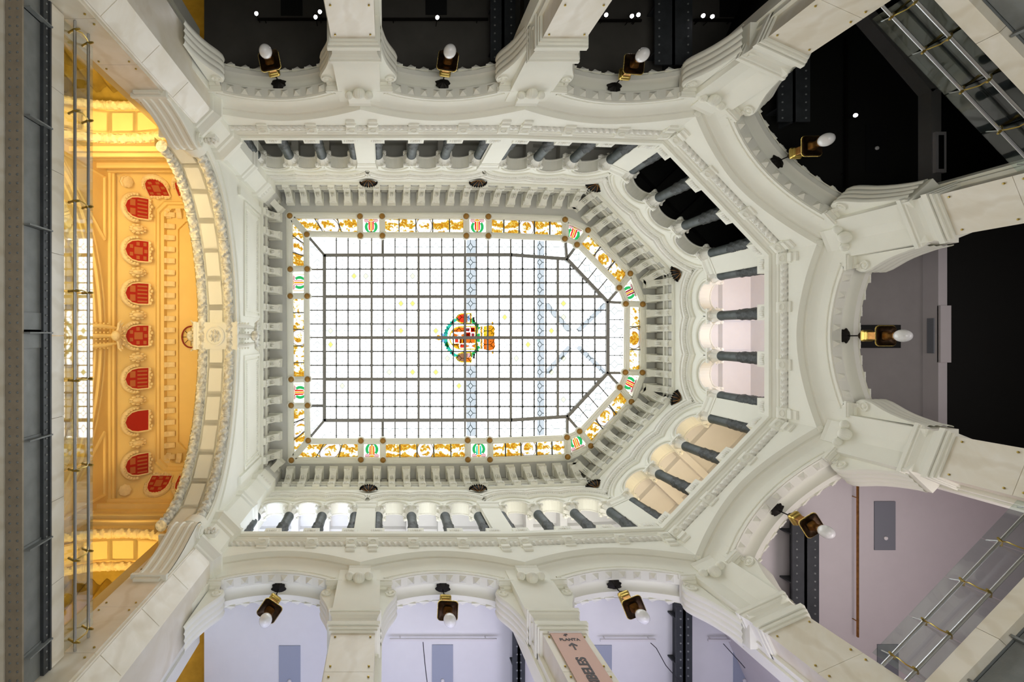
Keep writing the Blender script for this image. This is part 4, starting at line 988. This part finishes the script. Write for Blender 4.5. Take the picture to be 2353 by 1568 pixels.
# cove, cornice and ceiling
R0_ = [(XB,-6.3),(XA,-6.3),(XA,6.3),(XB,6.3)]
def rect_ring(x0, x1, y, z): return [(x0,-y,z),(x1,-y,z),(x1,y,z),(x0,y,z)]
def oct_ring(x0, x1, y, z, c): return [(x0,-y+c,z),(x0+c,-y,z),(x1-c,-y,z),(x1,-y+c,z),(x1,y-c,z),(x1-c,y,z),(x0+c,y,z),(x0,y-c,z)]
m = MB(); rg = []
for i, (d, z) in enumerate(((0,20.0),(.08,20.15),(.3,20.4),(.62,20.75),(.95,21.05),(1.2,21.3))): rg.append(oct_ring(XB+d, XA-.3*d, 6.3-.85*d/1.2, z, .02+.3*d/1.2))
m.rings(rg, cap=False).obj('cove', 'yellow_plaster', vest, None, True)
m = MB().rings([oct_ring(XB+d, XA-.3*d, 6.3-.85-(d-1.2), z, .32) for d, z in ((1.1,21.22),(1.18,21.2),(1.2,21.28),(1.28,21.30),(1.3,21.42),(1.42,21.45),(1.44,21.7),(1.85,21.72),(1.86,21.62),(1.92,21.62),(1.92,21.75))], cap=False).obj('cornice', 'yellow_plaster', vest)
MB().add(rect_ring(XB+1.6, XA-.3, 5.3, 21.76), [(0,1,2,3)]).obj('flat_ceiling', 'yellow_plaster', vest)
SC = MB().prism([(0,21.42),(.06,21.42),(.14,21.5),(.3,21.56),(.36,21.6),(.36,21.68),(0,21.68)], -.1, .1, 'x').mesh('modillion', 'cream_carved')
for i in range(22):
    y = -5.0+10*i/21
    link('modillion', SC, vest, frame((XB+1.44, y), (-1, 0)).M @ Matrix.Diagonal((1,-1,1,1)))
for x in (-8.95, -8.5, -8.1):
    for s in (-1, 1): link('modillion', SC, vest, frame((x, s*5.22), (0, s)).M @ Matrix.Diagonal((1,-1,1,1)))
MB().add([(-18,-16,19.4),(-11.8,-16,19.4),(-11.8,16,19.4),(-18,16,19.4)], [(0,1,2,3)]).obj('far_ceiling', 'yellow_plaster', vest)
MB().add([(-13.5,-16,8),(-13.5,16,8),(-13.5,16,19.4),(-13.5,-16,19.4)], [(0,1,2,3)]).obj('far_wall', 'yellow_plaster', vest)
# heraldic shields in the cove
SHP = [(-.40,.42),(.40,.42),(.41,.0),(.36,-.22),(.22,-.40),(0,-.48),(-.22,-.40),(-.36,-.22),(-.41,0)]
SBODY = MB().prism(SHP, .0, .10, 'z').mesh('shield_face', 'shield_red')
SRIM = MB().tube([(x*1.04,y*1.04,.09) for x, y in SHP+SHP[:1]], .035, 6).mesh('shield_rim', 'cream_carved', True)
ch1 = MB(); 
for i in range(5): ch1.box(-.34+.15*i,-.28+.15*i,-.02,.36,.10,.112)
ch1.box(-.30,-.05,-.30,-.1,.10,.112).box(.05,.3,-.30,-.1,.10,.112)
ch2 = MB()
for x, y in ((-.27,.27),(.27,.27),(-.27,0),(.27,0),(-.15,-.25),(.15,-.25),(0,.3)): ch2.box(x-.07,x+.07,y-.06,y+.06,.10,.112)
ch2.box(-.14,.14,-.14,.18,.10,.114)
CH = [ch1.mesh('charge','shield_gold'), ch2.mesh('charge','shield_gold')]
scr = MB(); scr.tube([(.62*math.sin(t),-.05-.55*math.cos(t),.06) for t in lin(-1.75, 1.75, 19)], [.06+.05*math.sin(PI*i/18) for i in range(19)], 8)
for i in range(15):
    t = -1.6+3.2*i/14; scr.ball((.60*math.sin(t),-.05-.52*math.cos(t),.12), .07, .07, .06, 6, 5)
for i in range(7): scr.ball((-.42+.14*i, .52+.05*math.sin(i*2), .1), .09, .07, .09, 6, 5)
SCROLL = scr.mesh('cartouche_scroll', 'cream_carved', True)
msk = MB().ball((0,0,.16), .2, .24, .2, 10, 8)
for i in range(10): t = 2*PI*i/10; msk.ball((.25*math.cos(t), .28*math.sin(t), .1), .10, .10, .09, 6, 5)
msk.ball((0,-.05,.36), .05, .09, .06, 6, 5); msk.ball((-.08,.06,.32), .04, n=6, m=4); msk.ball((.08,.06,.32), .04, n=6, m=4)
MASK = msk.mesh('carved_mask', 'cream_carved', True)
def cove_frame(p, along, up, nrm):
    a, u, n_ = Vector(along).normalized(), Vector(up).normalized(), Vector(nrm).normalized()
    return Matrix(((a.x,u.x,n_.x,p[0]),(a.y,u.y,n_.y,p[1]),(a.z,u.z,n_.z,p[2]),(0,0,0,1)))
up_w, nr_w = (1.2,0,1.3), (1.3,0,-1.2)
NAMES7 = ['second', 'third', 'fourth', None, 'fifth', 'sixth', 'seventh']
i = 0
for k, y in enumerate((-5.06,-3.36,-1.67,0,1.69,3.37,5.09)):
    o = empty('heraldic_shield', cove_frame((-9.82, y, 20.66), (0,-1,0), up_w, nr_w), ['red shield in the left row of the yellow cove, topmost of the row', 'red shield with checked border, second from the top of the left row', 'red quartered shield just above the keystone in the left row', 'red shield half hidden behind the carved keystone in the yellow cove', 'dark red shield with small crest just below the keystone', 'plain dark red shield, sixth down the left row', 'dark red shield at the bottom of the left row'][k], 'shield', 'heraldic shields in the yellow cove')
    link('shield_face', SBODY, o); link('shield_rim', SRIM, o); link('cartouche_scroll', SCROLL, o, Matrix.Diagonal((.86,.95,1,1)))
    if k != 5: link('charge', CH[k % 2], o)
    for d_ in ((.86,) if k < 6 else ()): link('carved_mask', MASK, o, T(-d_*.985, .0, 0) @ Matrix.Diagonal((.60,.95,.9,1)))
for x, s, lab in ((-9.04,-1,'red shield at the bright top end of the yellow cove'), (-7.87,-1,'red shield half hidden by the great arch at the top end of the cove'), (-8.95,1,'dark red shield at the bottom end of the yellow cove'), (-7.87,1,'dark red shield half hidden by the great arch at the bottom end of the cove')):
    o = empty('heraldic_shield', cove_frame((x, s*5.92, 20.66), (s*1.0,0,0), (0,-s*.85,1.3), (0,-s*1.3,-.85)), lab, 'shield', 'heraldic shields in the yellow cove')
    link('shield_face', SBODY, o); link('shield_rim', SRIM, o); link('cartouche_scroll', SCROLL, o, Matrix.Diagonal((.78,.9,1,1))); link('charge', CH[1], o)
for s in (-1, 1):
    o = MB().lathe([(.34,0),(.36,.1),(.30,.14),(.30,.34),(.34,.38),(.2,.44)], 16, mod=lambda a, z: 1+.06*math.cos(8*a)).obj('carved_urn', 'cream_carved', None, cove_frame((-10.12, s*6.0, 20.28), (0,1,0), (.8,-.0,.9), (.7,-s*.5,-.6)) @ Matrix.Scale(.62, 4), True)
    tag(o, 'cream carved drum ornament in the %s corner of the yellow cove' % ('top left' if s < 0 else 'bottom left'), 'ornament', 'carved corner drums of the cove')
# warm lamps of the vestibule
area('vestibule_lamp_top', (-8.6,-5.2,13.4), 2.2, 1.2, 75, (1.0,.70,.30), UP, 2.2)
area('vestibule_lamp_mid', (-8.6,-1.0,11.5), 2.4, 6.0, 75, (1.0,.76,.38), UP, 1.9)
area('vestibule_lamp_far_top', (-8.6,-8.6,12), 2, 1.5, 60, (1.0,.70,.2), UP)
area('vestibule_lamp_far_bottom', (-8.6,8.4,12), 2, 1.5, 150, (1.0,.66,.22), UP)

ir = MB()
for k_ in range(9):
    t = PI*k_/8*2; ir.tube([(0,0,0),(.36*math.cos(t),.36*math.sin(t),0)], .012, 5)
lan = empty('ceiling_grille', T(-8.05,.05,21.66), 'small dark red iron grille on the yellow ceiling beside the keystone', 'grille')
ir.obj('spoke', 'iron_black', lan); MB().tube([(.38*math.cos(t),.44*math.sin(t),0) for t in lin(0,2*PI,33)], .03, 6).obj('frame', 'shield_dark', lan)
# ------------------------------------------------------------------ galleries behind the lower arches
ZG = 15.15
CM = {'N': 'ceiling_shade_dark', 'S': 'ceiling_white'}
GAL = {}
for b in BAYS:
    l, r = flare(b); hw = b.w/2; D = 7.5; v0 = .5
    mt = {'NE': 'ceiling_shade_black', 'E': 'ceiling_grey', 'SE': 'ceiling_mauve'}.get(b.key, CM.get(b.key[0]))
    g = MB().add([(-hw-l*v0,v0,ZG),(hw+r*v0,v0,ZG),(hw+r*D,D,ZG),(-hw-l*D,D,ZG)], [(0,1,2,3)])
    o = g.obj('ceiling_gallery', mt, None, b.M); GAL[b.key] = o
    tag(o, {'N1': 'ceiling painted dark as shade behind the top left arch', 'N2': 'ceiling painted dark as shade behind the top centre arch', 'N3': 'ceiling painted dark as shade behind the top right arch', 'NE': 'ceiling painted black as shade behind the upper right diagonal arch', 'E': 'grey ceiling behind the right arch', 'SE': 'mauve ceiling behind the lower right diagonal arch', 'S3': 'pale ceiling behind the arch right of the banner', 'S2': 'pale ceiling behind the arch left of the banner', 'S1': 'lavender ceiling behind the bottom left arch'}[b.key], None, None, 'structure')
    wm = {'N': 'ceiling_shade_dark', 'S': 'ceiling_white', 'E': 'ceiling_grey'}[b.key[0]] if b.key not in ('NE', 'SE') else ('ceiling_shade_black' if b.key == 'NE' else 'ceiling_mauve')
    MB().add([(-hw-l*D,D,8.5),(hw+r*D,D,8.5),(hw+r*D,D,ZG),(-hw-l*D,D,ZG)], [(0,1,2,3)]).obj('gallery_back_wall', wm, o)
    MB().add([(-hw-l*.1,.1,8.6),(hw+r*.1,.1,8.6),(hw+r*D,D,8.6),(-hw-l*D,D,8.6)], [(0,1,2,3)]).obj('gallery_deck', 'steel_paint', o)
    if b.key in ('NE', 'E', 'SE', 'S3'):      # unseen partitions added to stop light bleeding between bays
        s = -1 if b.key != 'S3' else -1
        for s in ((-1, 1) if b.key in ('NE', 'SE') else ()):
            k = l if s < 0 else r
            MB().add([(s*(hw+k*1.1),1.1,8.5),(s*(hw+k*D),D,8.5),(s*(hw+k*D),D,ZG),(s*(hw+k*1.1),1.1,ZG)], [(0,1,2,3)]).obj('light_baffle', wm, o)
for key, s, mt in (('N1', 1, 'ceiling_shade_dark'), ('S1', -1, 'ceiling_white')):
    sg = -1 if key == 'N1' else 1
    MB().box(-5.6,-5.45,min(sg*7.2,sg*8.9),max(sg*7.2,sg*8.9),8.5,ZG).box(-5.5,-5.3,min(sg*7.3,sg*7.6),max(sg*7.3,sg*7.6),8.5,ZG).box(-5.5,-5.38,min(sg*8.5,sg*8.9),max(sg*8.5,sg*8.9),8.5,ZG).obj('gallery_end_wall', 'plaster', GAL[key], BB[key].M.inverted())
    a = MB().box(-6.9,-6.75,min(sg*8.0,sg*14),max(sg*8.0,sg*14),8.5,ZG).obj('side_room_wall', 'yellow_plaster', GAL[key]); a.matrix_local = BB[key].M.inverted()
def on_ceiling(px, py, z): s = F/z; return ((px-CX)/s, (py-CY)/s)
HATCH = [('N1',645,-60,695,35,'hatch_black'),('N2',978,-60,1027,33,'hatch_black'),('N3',1350,-60,1384,38,'hatch_black'),('N3',1655,-60,1705,38,'hatch_black'),
         ('S1',641,1485,690,1590,'hatch_blue'),('S2',993,1483,1041,1590,'hatch_blue'),('S3',1358,1484,1406,1590,'hatch_blue'),('S3',1686,1482,1734,1590,'hatch_blue'),
         ('SE',2010,1153,2058,1265,'hatch_grey'),('SE',2017,1482,2065,1590,'hatch_grey'),('NE',1990,287,2038,395,'hatch_black'),('E',1977,747,2070,800,'hatch_black')]
for key, x0, y0, x1, y1, mt in HATCH:
    a, c = on_ceiling(x0,y0,ZG-.03), on_ceiling(x1,y1,ZG-.03)
    h = MB().box(a[0],c[0],a[1],c[1],ZG-.03,ZG+.02).obj('ceiling_hatch', mt, GAL[key]); h.matrix_local = BB[key].M.inverted()
    k = MB().ball(((a[0]+c[0])/2,(a[1]+c[1])/2+.35*(1 if key[0]=='S' else 0),ZG-.05), .06, .06, .04, 8, 5).obj('detector', 'track_white', h)
# dropped beam with a vent behind the right-hand arch
x0, _ = on_ceiling(2120,0,ZG); 
o = GAL['E']
bm_ = MB().box(x0,x0+.25,-3.4,3.4,14.72,ZG).box(x0-.0,x0+.30,-.85,.75,14.66,14.75).obj('dropped_beam', 'ceiling_mauve', o); bm_.matrix_local = BB['E'].M.inverted()
MB().box(x0-.03,x0+.01,-.5,.5,14.82,15.0).obj('vent_grille', 'hatch_grey', bm_)
nb_ = MB()
for p, q in (((15.6,-4.2),(15.6,-7.0)), ((15.6,-7.0),(13.7,-9.2))):
    d_ = Vector((q[0]-p[0], q[1]-p[1], 0)); t_ = d_.normalized()*.14; n_ = Vector((-t_.y, t_.x, 0))
    c_ = [Vector((*p,0))-n_, Vector((*q,0))-n_, Vector((*q,0))+n_, Vector((*p,0))+n_]
    nb_.add([(v.x,v.y,z) for z in (14.78, ZG) for v in c_], [(3,2,1,0),(4,5,6,7),(0,1,5,4),(1,2,6,5),(2,3,7,6),(3,0,4,7)])
nbo = nb_.obj('dropped_beam', 'ceiling_grey', GAL['NE']); nbo.matrix_local = BB['NE'].M.inverted()
vf = MB().box(15.5,15.8,-5.75,-4.6,14.70,14.78).obj('vent_frame', 'ceiling_mauve', nbo); MB().box(15.58,15.72,-5.65,-4.7,14.685,14.71).obj('vent_grille', 'hatch_black', nbo)
bk = MB().box(x0+.25,22,-4.2,4.2,14.70,14.78).obj('dark_void_sheet', 'ceiling_shade_black', o); bk.matrix_local = BB['E'].M.inverted()  # black sheet standing in for the dark void past the beam
# riveted girders crossing the galleries
def girder(x0, x1, y0, y1, lab, z=14.62):
    o = empty('ceiling_girder', T((x0+x1)/2, y0, z), lab, 'girder', 'riveted girders crossing the gallery ceilings')
    Di = T(-(x0+x1)/2, -y0, -z); ya, yb = min(y0,y1), max(y0,y1)
    MB().box(x0,x1,ya,yb,z,z+.05).obj('flange', 'steel_dark', o, Di); xc = (x0+x1)/2
    MB().box(xc-.04,xc+.04,ya,yb,z,ZG+.02).obj('web', 'steel_dark', o, Di)
    r = MB()
    for y in lin(ya+.1, yb-.1, int((yb-ya)/.22)):
        for x in (x0+.12, x1-.12): r.ball((x,y,z-.005), .03, .03, .02, 6, 4)
    tag(r.obj('rivets', 'steel_paint', o, Di, True), kind='stuff')
    for y in lin(ya+.4, yb-.4, 5): MB().box(x0+.04,x1-.04,y-.02,y+.02,z+.05,ZG).obj('stiffener', 'steel_dark', o, Di)
girder(2.95,3.65,-7.7,-13.5,'black girder across the dark ceiling right of the top centre arch')
girder(7.55,8.6,-7.6,-13.5,'black girder across the dark ceiling inside the top right arch')
girder(11.0,11.9,-6.0,-11.5,'black girder across the ceiling inside the upper right diagonal arch')
girder(3.57,3.92,7.7,13.5,'dark girder beside the pier with the pink banner')
girder(8.15,8.6,7.6,13.5,'dark girder across the pale ceiling near the lower right corner pier')
girder(11.4,12.15,5.2,11.5,'grey riveted girder behind the lamp of the mauve arch')
# lighting tracks and spotlights
def track(px0, px1, py, mt, lab, vert=False, hw_=.03):
    z = 14.95; a, c = on_ceiling(px0, py, z), on_ceiling(px1, py, z)
    if vert: a, c = on_ceiling(py, px0, z), on_ceiling(py, px1, z)
    o = empty('lighting_track', T(a[0], a[1], z), lab, 'lighting track', 'lighting tracks on the gallery ceilings')
    w, h = (c[0]-a[0], c[1]-a[1])
    MB().box(-hw_ if vert else 0, hw_ if vert else w, 0 if vert else -hw_, h if vert else hw_, 0, .06).obj('rail', mt, o)
    for t in (.1, .9): MB().lathe([(.015,.05),(.015,.21)], 6, (w*t, h*t, 0)).obj('hanger', mt, o)
track(592,752,43,'iron_black','dark lighting track across the top left dark ceiling'); track(880,1122,43,'iron_black','dark lighting track across the top centre dark ceiling')
track(1340,1475,46,'iron_black','dark lighting track left of the girder in the top right arch'); track(1596,1690,45,'iron_black','dark lighting track right of the girder in the top right arch')
track(895,1142,1472,'track_white','white lighting track in the lit arch left of the banner'); track(1380,1508,1473,'track_white','white lighting track just right of the banner'); track(1628,1720,1473,'track_white','short white lighting track near the lower right corner pier')
track(1110,1466,1973,'bronze','thin brown track running along the mauve ceiling', True, .014); track(85,430,1947,'iron_black','dark track running along the black diagonal ceiling', True)
def spot(px, py, lab, tilt=(0, 0), power=4):
    z = 14.55; x, y = on_ceiling(px, py, z)
    o = empty('spotlight', T(x, y, z), lab, 'spotlight', 'small track spotlights')
    d = Vector((-x*.8, -y*.8, -z)).normalized(); q = d.to_track_quat('-Z', 'Y').to_matrix().to_4x4()
    MB().lathe([(.05,.16),(.06,.14),(.06,.0),(.052,.0),(.05,.02)], 12).obj('housing', 'iron_black', o, q)
    MB().lathe([(.05,.012),(.03,.006),(.001,.004)], 12).obj('lens', 'spot_lens', o, q)
    MB().tube([(0,0,.12),(0,0,.42)], .012, 6).obj('stem', 'iron_black', o)
for px, py, lab in ((589,31,'small spotlight at the left end of the top left track'), (725,39,'lower of two bright spotlights right of the top left lamp'), (735,27,'upper of two bright spotlights right of the top left lamp'),
        (1005,40,'bright spotlight above the top centre lamp'), (1393,34,'lone bright spotlight left of the top right lamp'), (1452,37,'left of two bright spotlights above the top right lamp'), (1467,34,'right of two bright spotlights above the top right lamp'),
        (1616,36,'left of two bright spotlights right of the dark girder at the top'), (1637,38,'right of two bright spotlights right of the dark girder at the top'), (1966,265,'bright spotlight in the black diagonal arch'), (1975,712,'bright spotlight above the lamp of the right arch')):
    spot(px, py, lab)
# loose wires
for pts, lab in (([(1495,1478),(1508,1490),(1530,1530),(1565,1570)], 'thin dark wire hanging from the track right of the banner'), ([(1662,1480),(1680,1500),(1700,1522),(1712,1536)], 'black wire hanging near the lower right corner pier'), ([(972,1476),(974,1500),(978,1540),(982,1572)], 'thin wire hanging from the track left of the banner')):
    q = [(*on_ceiling(x, y, 14.8-.15*i), 14.8-.15*i) for i, (x, y) in enumerate(pts)]
    tag(MB().tube(q, .012, 5).obj('wire', 'wire'), lab, 'wire', 'loose wires in the bottom galleries')

# gallery lights: lit rooms along the bottom and right, top left dark
for key, pw, c in (('S1', 66, (.66,.72,1.0)), ('S2', 72, (.78,.76,1.0)), ('S3', 72, (.80,.76,1.0)), ('SE', 84, (1.0,.88,.90)), ('E', 40, (1.0,.90,.90))):
    b = BB[key]; p = b.M @ Vector((0, 3.2, 9.2)); o = area('gallery_light_'+key.lower(), p, 3.5, 3.0, pw, c); o.rotation_euler = (PI, 0, math.atan2(b.U.y, b.U.x))
for key, pw, c, u in (('S1', 26, (1,.9,.86), 1.2), ('S1', 34, (.55,.72,1), 0), ('S1', 24, (.9,.92,1), -1.2), ('S2', 50, (.95,.95,.95), 0), ('S3', 50, (1,.96,.88), 0), ('SE', 40, (1,.74,.40), 0), ('SE', 14, (1,.8,.6), -1.2), ('E', 26, (1,.66,.40), 1.3), ('E', 30, (.45,.62,1), 0), ('E', 26, (1,.70,.45), -1.3)):
    b = BB[key]; p = b.M @ Vector((u, 1.3, 16.7)); o = area('upper_gallery_light_'+key.lower(), p, 1.1 if u or key in ('S1','E') else 3.4, 1.0, pw, c); o.rotation_euler = (PI, 0, math.atan2(b.U.y, b.U.x))

# ------------------------------------------------------------------ pendant lamps
rose = MB().lathe([(.02,-.06),(.08,-.05),(.16,-.02),(.2,0),(.001,.0)], 40, mod=lambda a, z: 1+.10*math.cos(10*a)).mesh('canopy_rosette', 'iron_black', True)
rod = MB().tube([(0,0,0),(0,0,-.42)], .016, 8).mesh('rod', 'iron_black')
fin = MB().lathe([(.02,-.38),(.06,-.42),(.10,-.48),(.11,-.53),(.09,-.58),(.06,-.6)], 16, mod=lambda a, z: 1+.05*math.cos(8*a)).mesh('finial', 'bronze_dark', True)
def rsq(h, z, r=.3, n_=6):           # rounded square ring
    out = []
    for q in range(4):
        cx, cy = ((1,1),(-1,1),(-1,-1),(1,-1))[q]
        for i in range(n_):
            t = q*PI/2+PI/2*i/(n_-1); out.append((cx*h*(1-r)+h*r*math.cos(t), cy*h*(1-r)+h*r*math.sin(t), z))
    return out
collar = MB().rings([rsq(h, z) for h, z in ((.08,-.56),(.14,-.58),(.155,-.62),(.15,-.66),(.125,-.68),(.125,-.74),(.105,-.76))]).mesh('collar', 'gilt', True)
stem = MB().rings([rsq(h, z, .12) for h, z in ((.10,-.76),(.095,-.9),(.105,-1.1))]).mesh('stem', 'bronze', False)
tray = MB().rings([rsq(h, z, .35) for h, z in ((.11,-1.06),(.22,-1.10),(.245,-1.13),(.255,-1.17),(.24,-1.19),(.22,-1.17),(.11,-1.15),(.09,-1.18))]).mesh('tray', 'bronze_dark', True)
bd = MB(); pts = rsq(.255, -1.15, .35, 6)
for i in range(len(pts)):
    a, c = Vector(pts[i]), Vector(pts[(i+1) % len(pts)]); nn = max(1, round((c-a).length/.035))
    for k in range(nn): q = a+(c-a)*k/nn; bd.ball(tuple(q), .019, n=5, m=4)
beads = bd.mesh('bead_trim', 'gilt', True)
neck = MB().rings([rsq(h, z, .6) for h, z in ((.12,-1.18),(.085,-1.26),(.08,-1.36),(.105,-1.42),(.11,-1.46),(.09,-1.47))]).mesh('neck', 'bronze', True)
globe = MB().lathe([(.075,-1.43)]+[(.158*math.cos(t), -1.60+.205*math.sin(t)*1.0) for t in lin(1.05, -1.52, 16)], 20).mesh('globe', 'opal_glass', True)
for b in BAYS:
    rot = {'N1': -.2, 'N2': .15, 'N3': .05, 'NE': .75, 'E': 0, 'SE': .25, 'S3': -.35, 'S2': .05, 'S1': .6}[b.key]
    o = empty('pendant_lamp', b.M @ T(.0, .48, 14.59) @ RZ(rot), 'bronze pendant lamp with white globe hanging in ' + WHERE[b.key], 'lamp', 'bronze pendant lamps under the arches')
    for nm, me in (('canopy_rosette', rose), ('rod', rod), ('finial', fin), ('collar', collar), ('stem', stem), ('tray', tray), ('bead_trim', beads), ('neck', neck), ('globe', globe)): link(nm, me, o)

# ------------------------------------------------------------------ glass guards at gallery level
def guard(M, L_, z0, lab, nb, short=False):
    o = empty('glass_guard', M @ T(0,0,z0), lab, 'glass guard', 'glass guards at the gallery edge')
    gap = L_/nb
    for i in range(nb):
        MB().box(-L_/2+i*gap+.01, -L_/2+(i+1)*gap-.01, 0, .02, .0, 1.0).obj('glass_panel', 'guard_glass', o)
    for z in (.17, .60):
        e_ = .012 if L_ > 8 else .11; MB().tube([(-L_/2-e_,-.14,z),(L_/2+e_,-.14,z)], .028, 8).obj('tube_rail', 'tube_steel', o)
    for i in range(nb+1):
        u = -L_/2+i*gap; u = min(max(u, -L_/2+.15), L_/2-.15)
        m = MB()
        for z in (.17, .60):
            m.tube([(u,-.24,z-.02),(u,-.14,z),(u,-.05,z+.04),(u,.03,z+.1)], [.018,.032,.02,.026], 7)
        m.tube([(u,-.14,.17),(u-.02,-.19,.3),(u,-.19,.45),(u,-.14,.6)], .012, 6)
        fx = m.obj('clamp', 'brass', o, None, True)
        MB().tube([(u,-.14,.6),(u,.02,.93)], .012, 6).obj('stay', 'tube_steel', fx)
    return o
def slab_edge(M, L_, z1, lab, z0=None):
    o = empty('deck_edge', M @ T(0,0,z1-.34), lab, 'ledge', 'marble deck edges')
    nn = max(2, round(L_/1.5))
    for i in range(nn): MB().box(-L_/2+i*L_/nn+.004, -L_/2+(i+1)*L_/nn-.004, -.05, .12, 0, .34).obj('marble_slab', 'marble', o)
    return o
WIDE = {'NE': 'the black diagonal arch at upper right', 'SE': 'the mauve diagonal arch at lower right', 'E': 'the grey arch at the right edge'}
for key in ('NE', 'SE', 'E'):
    b = BB[key]; L_ = b.w-1.12
    guard(b.M @ T(0,.05,0), L_, 8.95, 'clear glass guard with steel tubes across ' + WIDE[key], 4)
    slab_edge(b.M, L_, 8.95, 'cream marble deck edge under the glass guard of ' + WIDE[key])
    g = empty('edge_girder', b.M @ T(0,0,8.0), 'grey steel edge girder below ' + WIDE[key], 'girder', 'edge girders')
    MB().box(-L_/2,L_/2,.13,.17,.0,.58).obj('web', 'steel_paint', g); MB().box(-L_/2,L_/2,-.02,.3,-.05,.0).obj('flange', 'steel_paint', g)
    for i in range(4): u = -L_/2+(i+.5)*L_/4; MB().box(u-.02,u+.02,.0,.13,.0,.58).obj('stiffener', 'steel_paint', g)
for key in ('N1','N2','N3','S1','S2','S3'):
    b = BB[key]; slab_edge(b.M, b.w-1.12, 8.95, 'cream marble deck edge below ' + WHERE[key])
# bridge at the left
GX = -5.75
fb = frame((GX, 0), (-1, 0))
guard(fb.M, 11.38, 9.275, 'long glass guard with two steel tubes in front of the yellow vestibule', 7)
o = slab_edge(fb.M, 11.38, 9.27, 'long pale marble edge of the bridge at the left')
g = empty('plate_girder', fb.M @ T(0,0,8.31), 'long grey riveted plate girder along the left edge of the picture', 'girder')
MB().box(-5.69,5.69,.02,.05,0,.6).obj('web', 'steel_paint', g)
MB().box(-5.69,5.69,-.0,.26,-.04,.0).obj('bottom_flange', 'steel_flange', g)
MB().box(-5.69,5.69,-.06,.26,.56,.60).box(-5.69,5.69,-.04,.02,.42,.56).obj('top_flange', 'steel_dark', g)
r = MB()
for u in lin(-5.6, 5.6, 82):
    for v in (.07, .19): r.ball((u,v,-.045), .022, .022, .014, 6, 4)
    r.ball((u,-.045,.49), .018, .014, .018, 6, 4)
for u0 in (.35,):
    for i in range(4):
        for z in lin(.05, .4, 4): r.ball((-.33+.07*i-(0 if i < 2 else -.25), .015, z), .02, .012, .02, 6, 4)
tag(r.obj('rivets', 'steel_paint', g, None, True), kind='stuff')
MB().box(-.38,.20,.0,.02,.0,.42).obj('splice_plate', 'steel_paint', g)
for u in (-5.25,-3.52,-1.78,-.05,1.68,3.42,5.15):
    MB().box(u-.012,u+.012,-.10,.02,.0,.58).box(u-.05,u+.012,.0,.022,.0,.58).obj('stiffener', 'steel_paint', g)
MB().box(-5.69,5.69,.26,2.3,.12,.2).obj('deck_soffit', 'marble', g)
MB().box(-5.69,5.69,.30,.42,-.04,.2).obj('edge_strip', 'marble', g)

# ------------------------------------------------------------------ banner
bp = pier_frame(m_(B2), (0, 1))
ban = empty('banner', bp @ T(0,-.125,6.4), 'pink hanging banner with grey lettering on the marble pier', 'banner')
MB().box(-.335,.335,-.012,.0,.0,4.98).obj('cloth', 'banner_pink', ban)
MB().box(-.36,.36,-.02,.01,4.95,5.0).obj('top_batten', 'track_white', ban)
def text(body, size, x, z, rot, nm, ext=.004, off=.0):
    cu = bpy.data.curves.new(nm, 'FONT'); cu.body = body; cu.size = size; cu.align_x = 'CENTER'; cu.align_y = 'CENTER'; cu.offset = off; cu.extrude = ext
    tmp = bpy.data.objects.new(nm, cu); me = bpy.data.meshes.new_from_object(tmp); bpy.data.objects.remove(tmp); bpy.data.curves.remove(cu)
    me.materials.clear(); me.materials.append(MATS['banner_ink'])
    # lettering lies in the wall plane: text x -> u, text y -> z
    return link(nm, me, ban, T(x, -.016, z) @ Matrix.Rotation(PI/2, 4, 'X') @ RZ(rot))
text('4ª', .12, -.03, 4.86, 0, 'lettering', off=.003); text('PLANTA', .115, 0, 4.70, 0, 'lettering', off=.003)
text('CIBELES', .27, -.0, 3.62, PI/2, 'lettering', off=.009)
MB().prism([(-.018,4.34),(.018,4.34),(.018,4.51),(.07,4.46),(.095,4.49),(0,4.58),(-.095,4.49),(-.07,4.46),(-.018,4.51)], -.02, -.012, 'y').obj('arrow', 'banner_ink', ban)
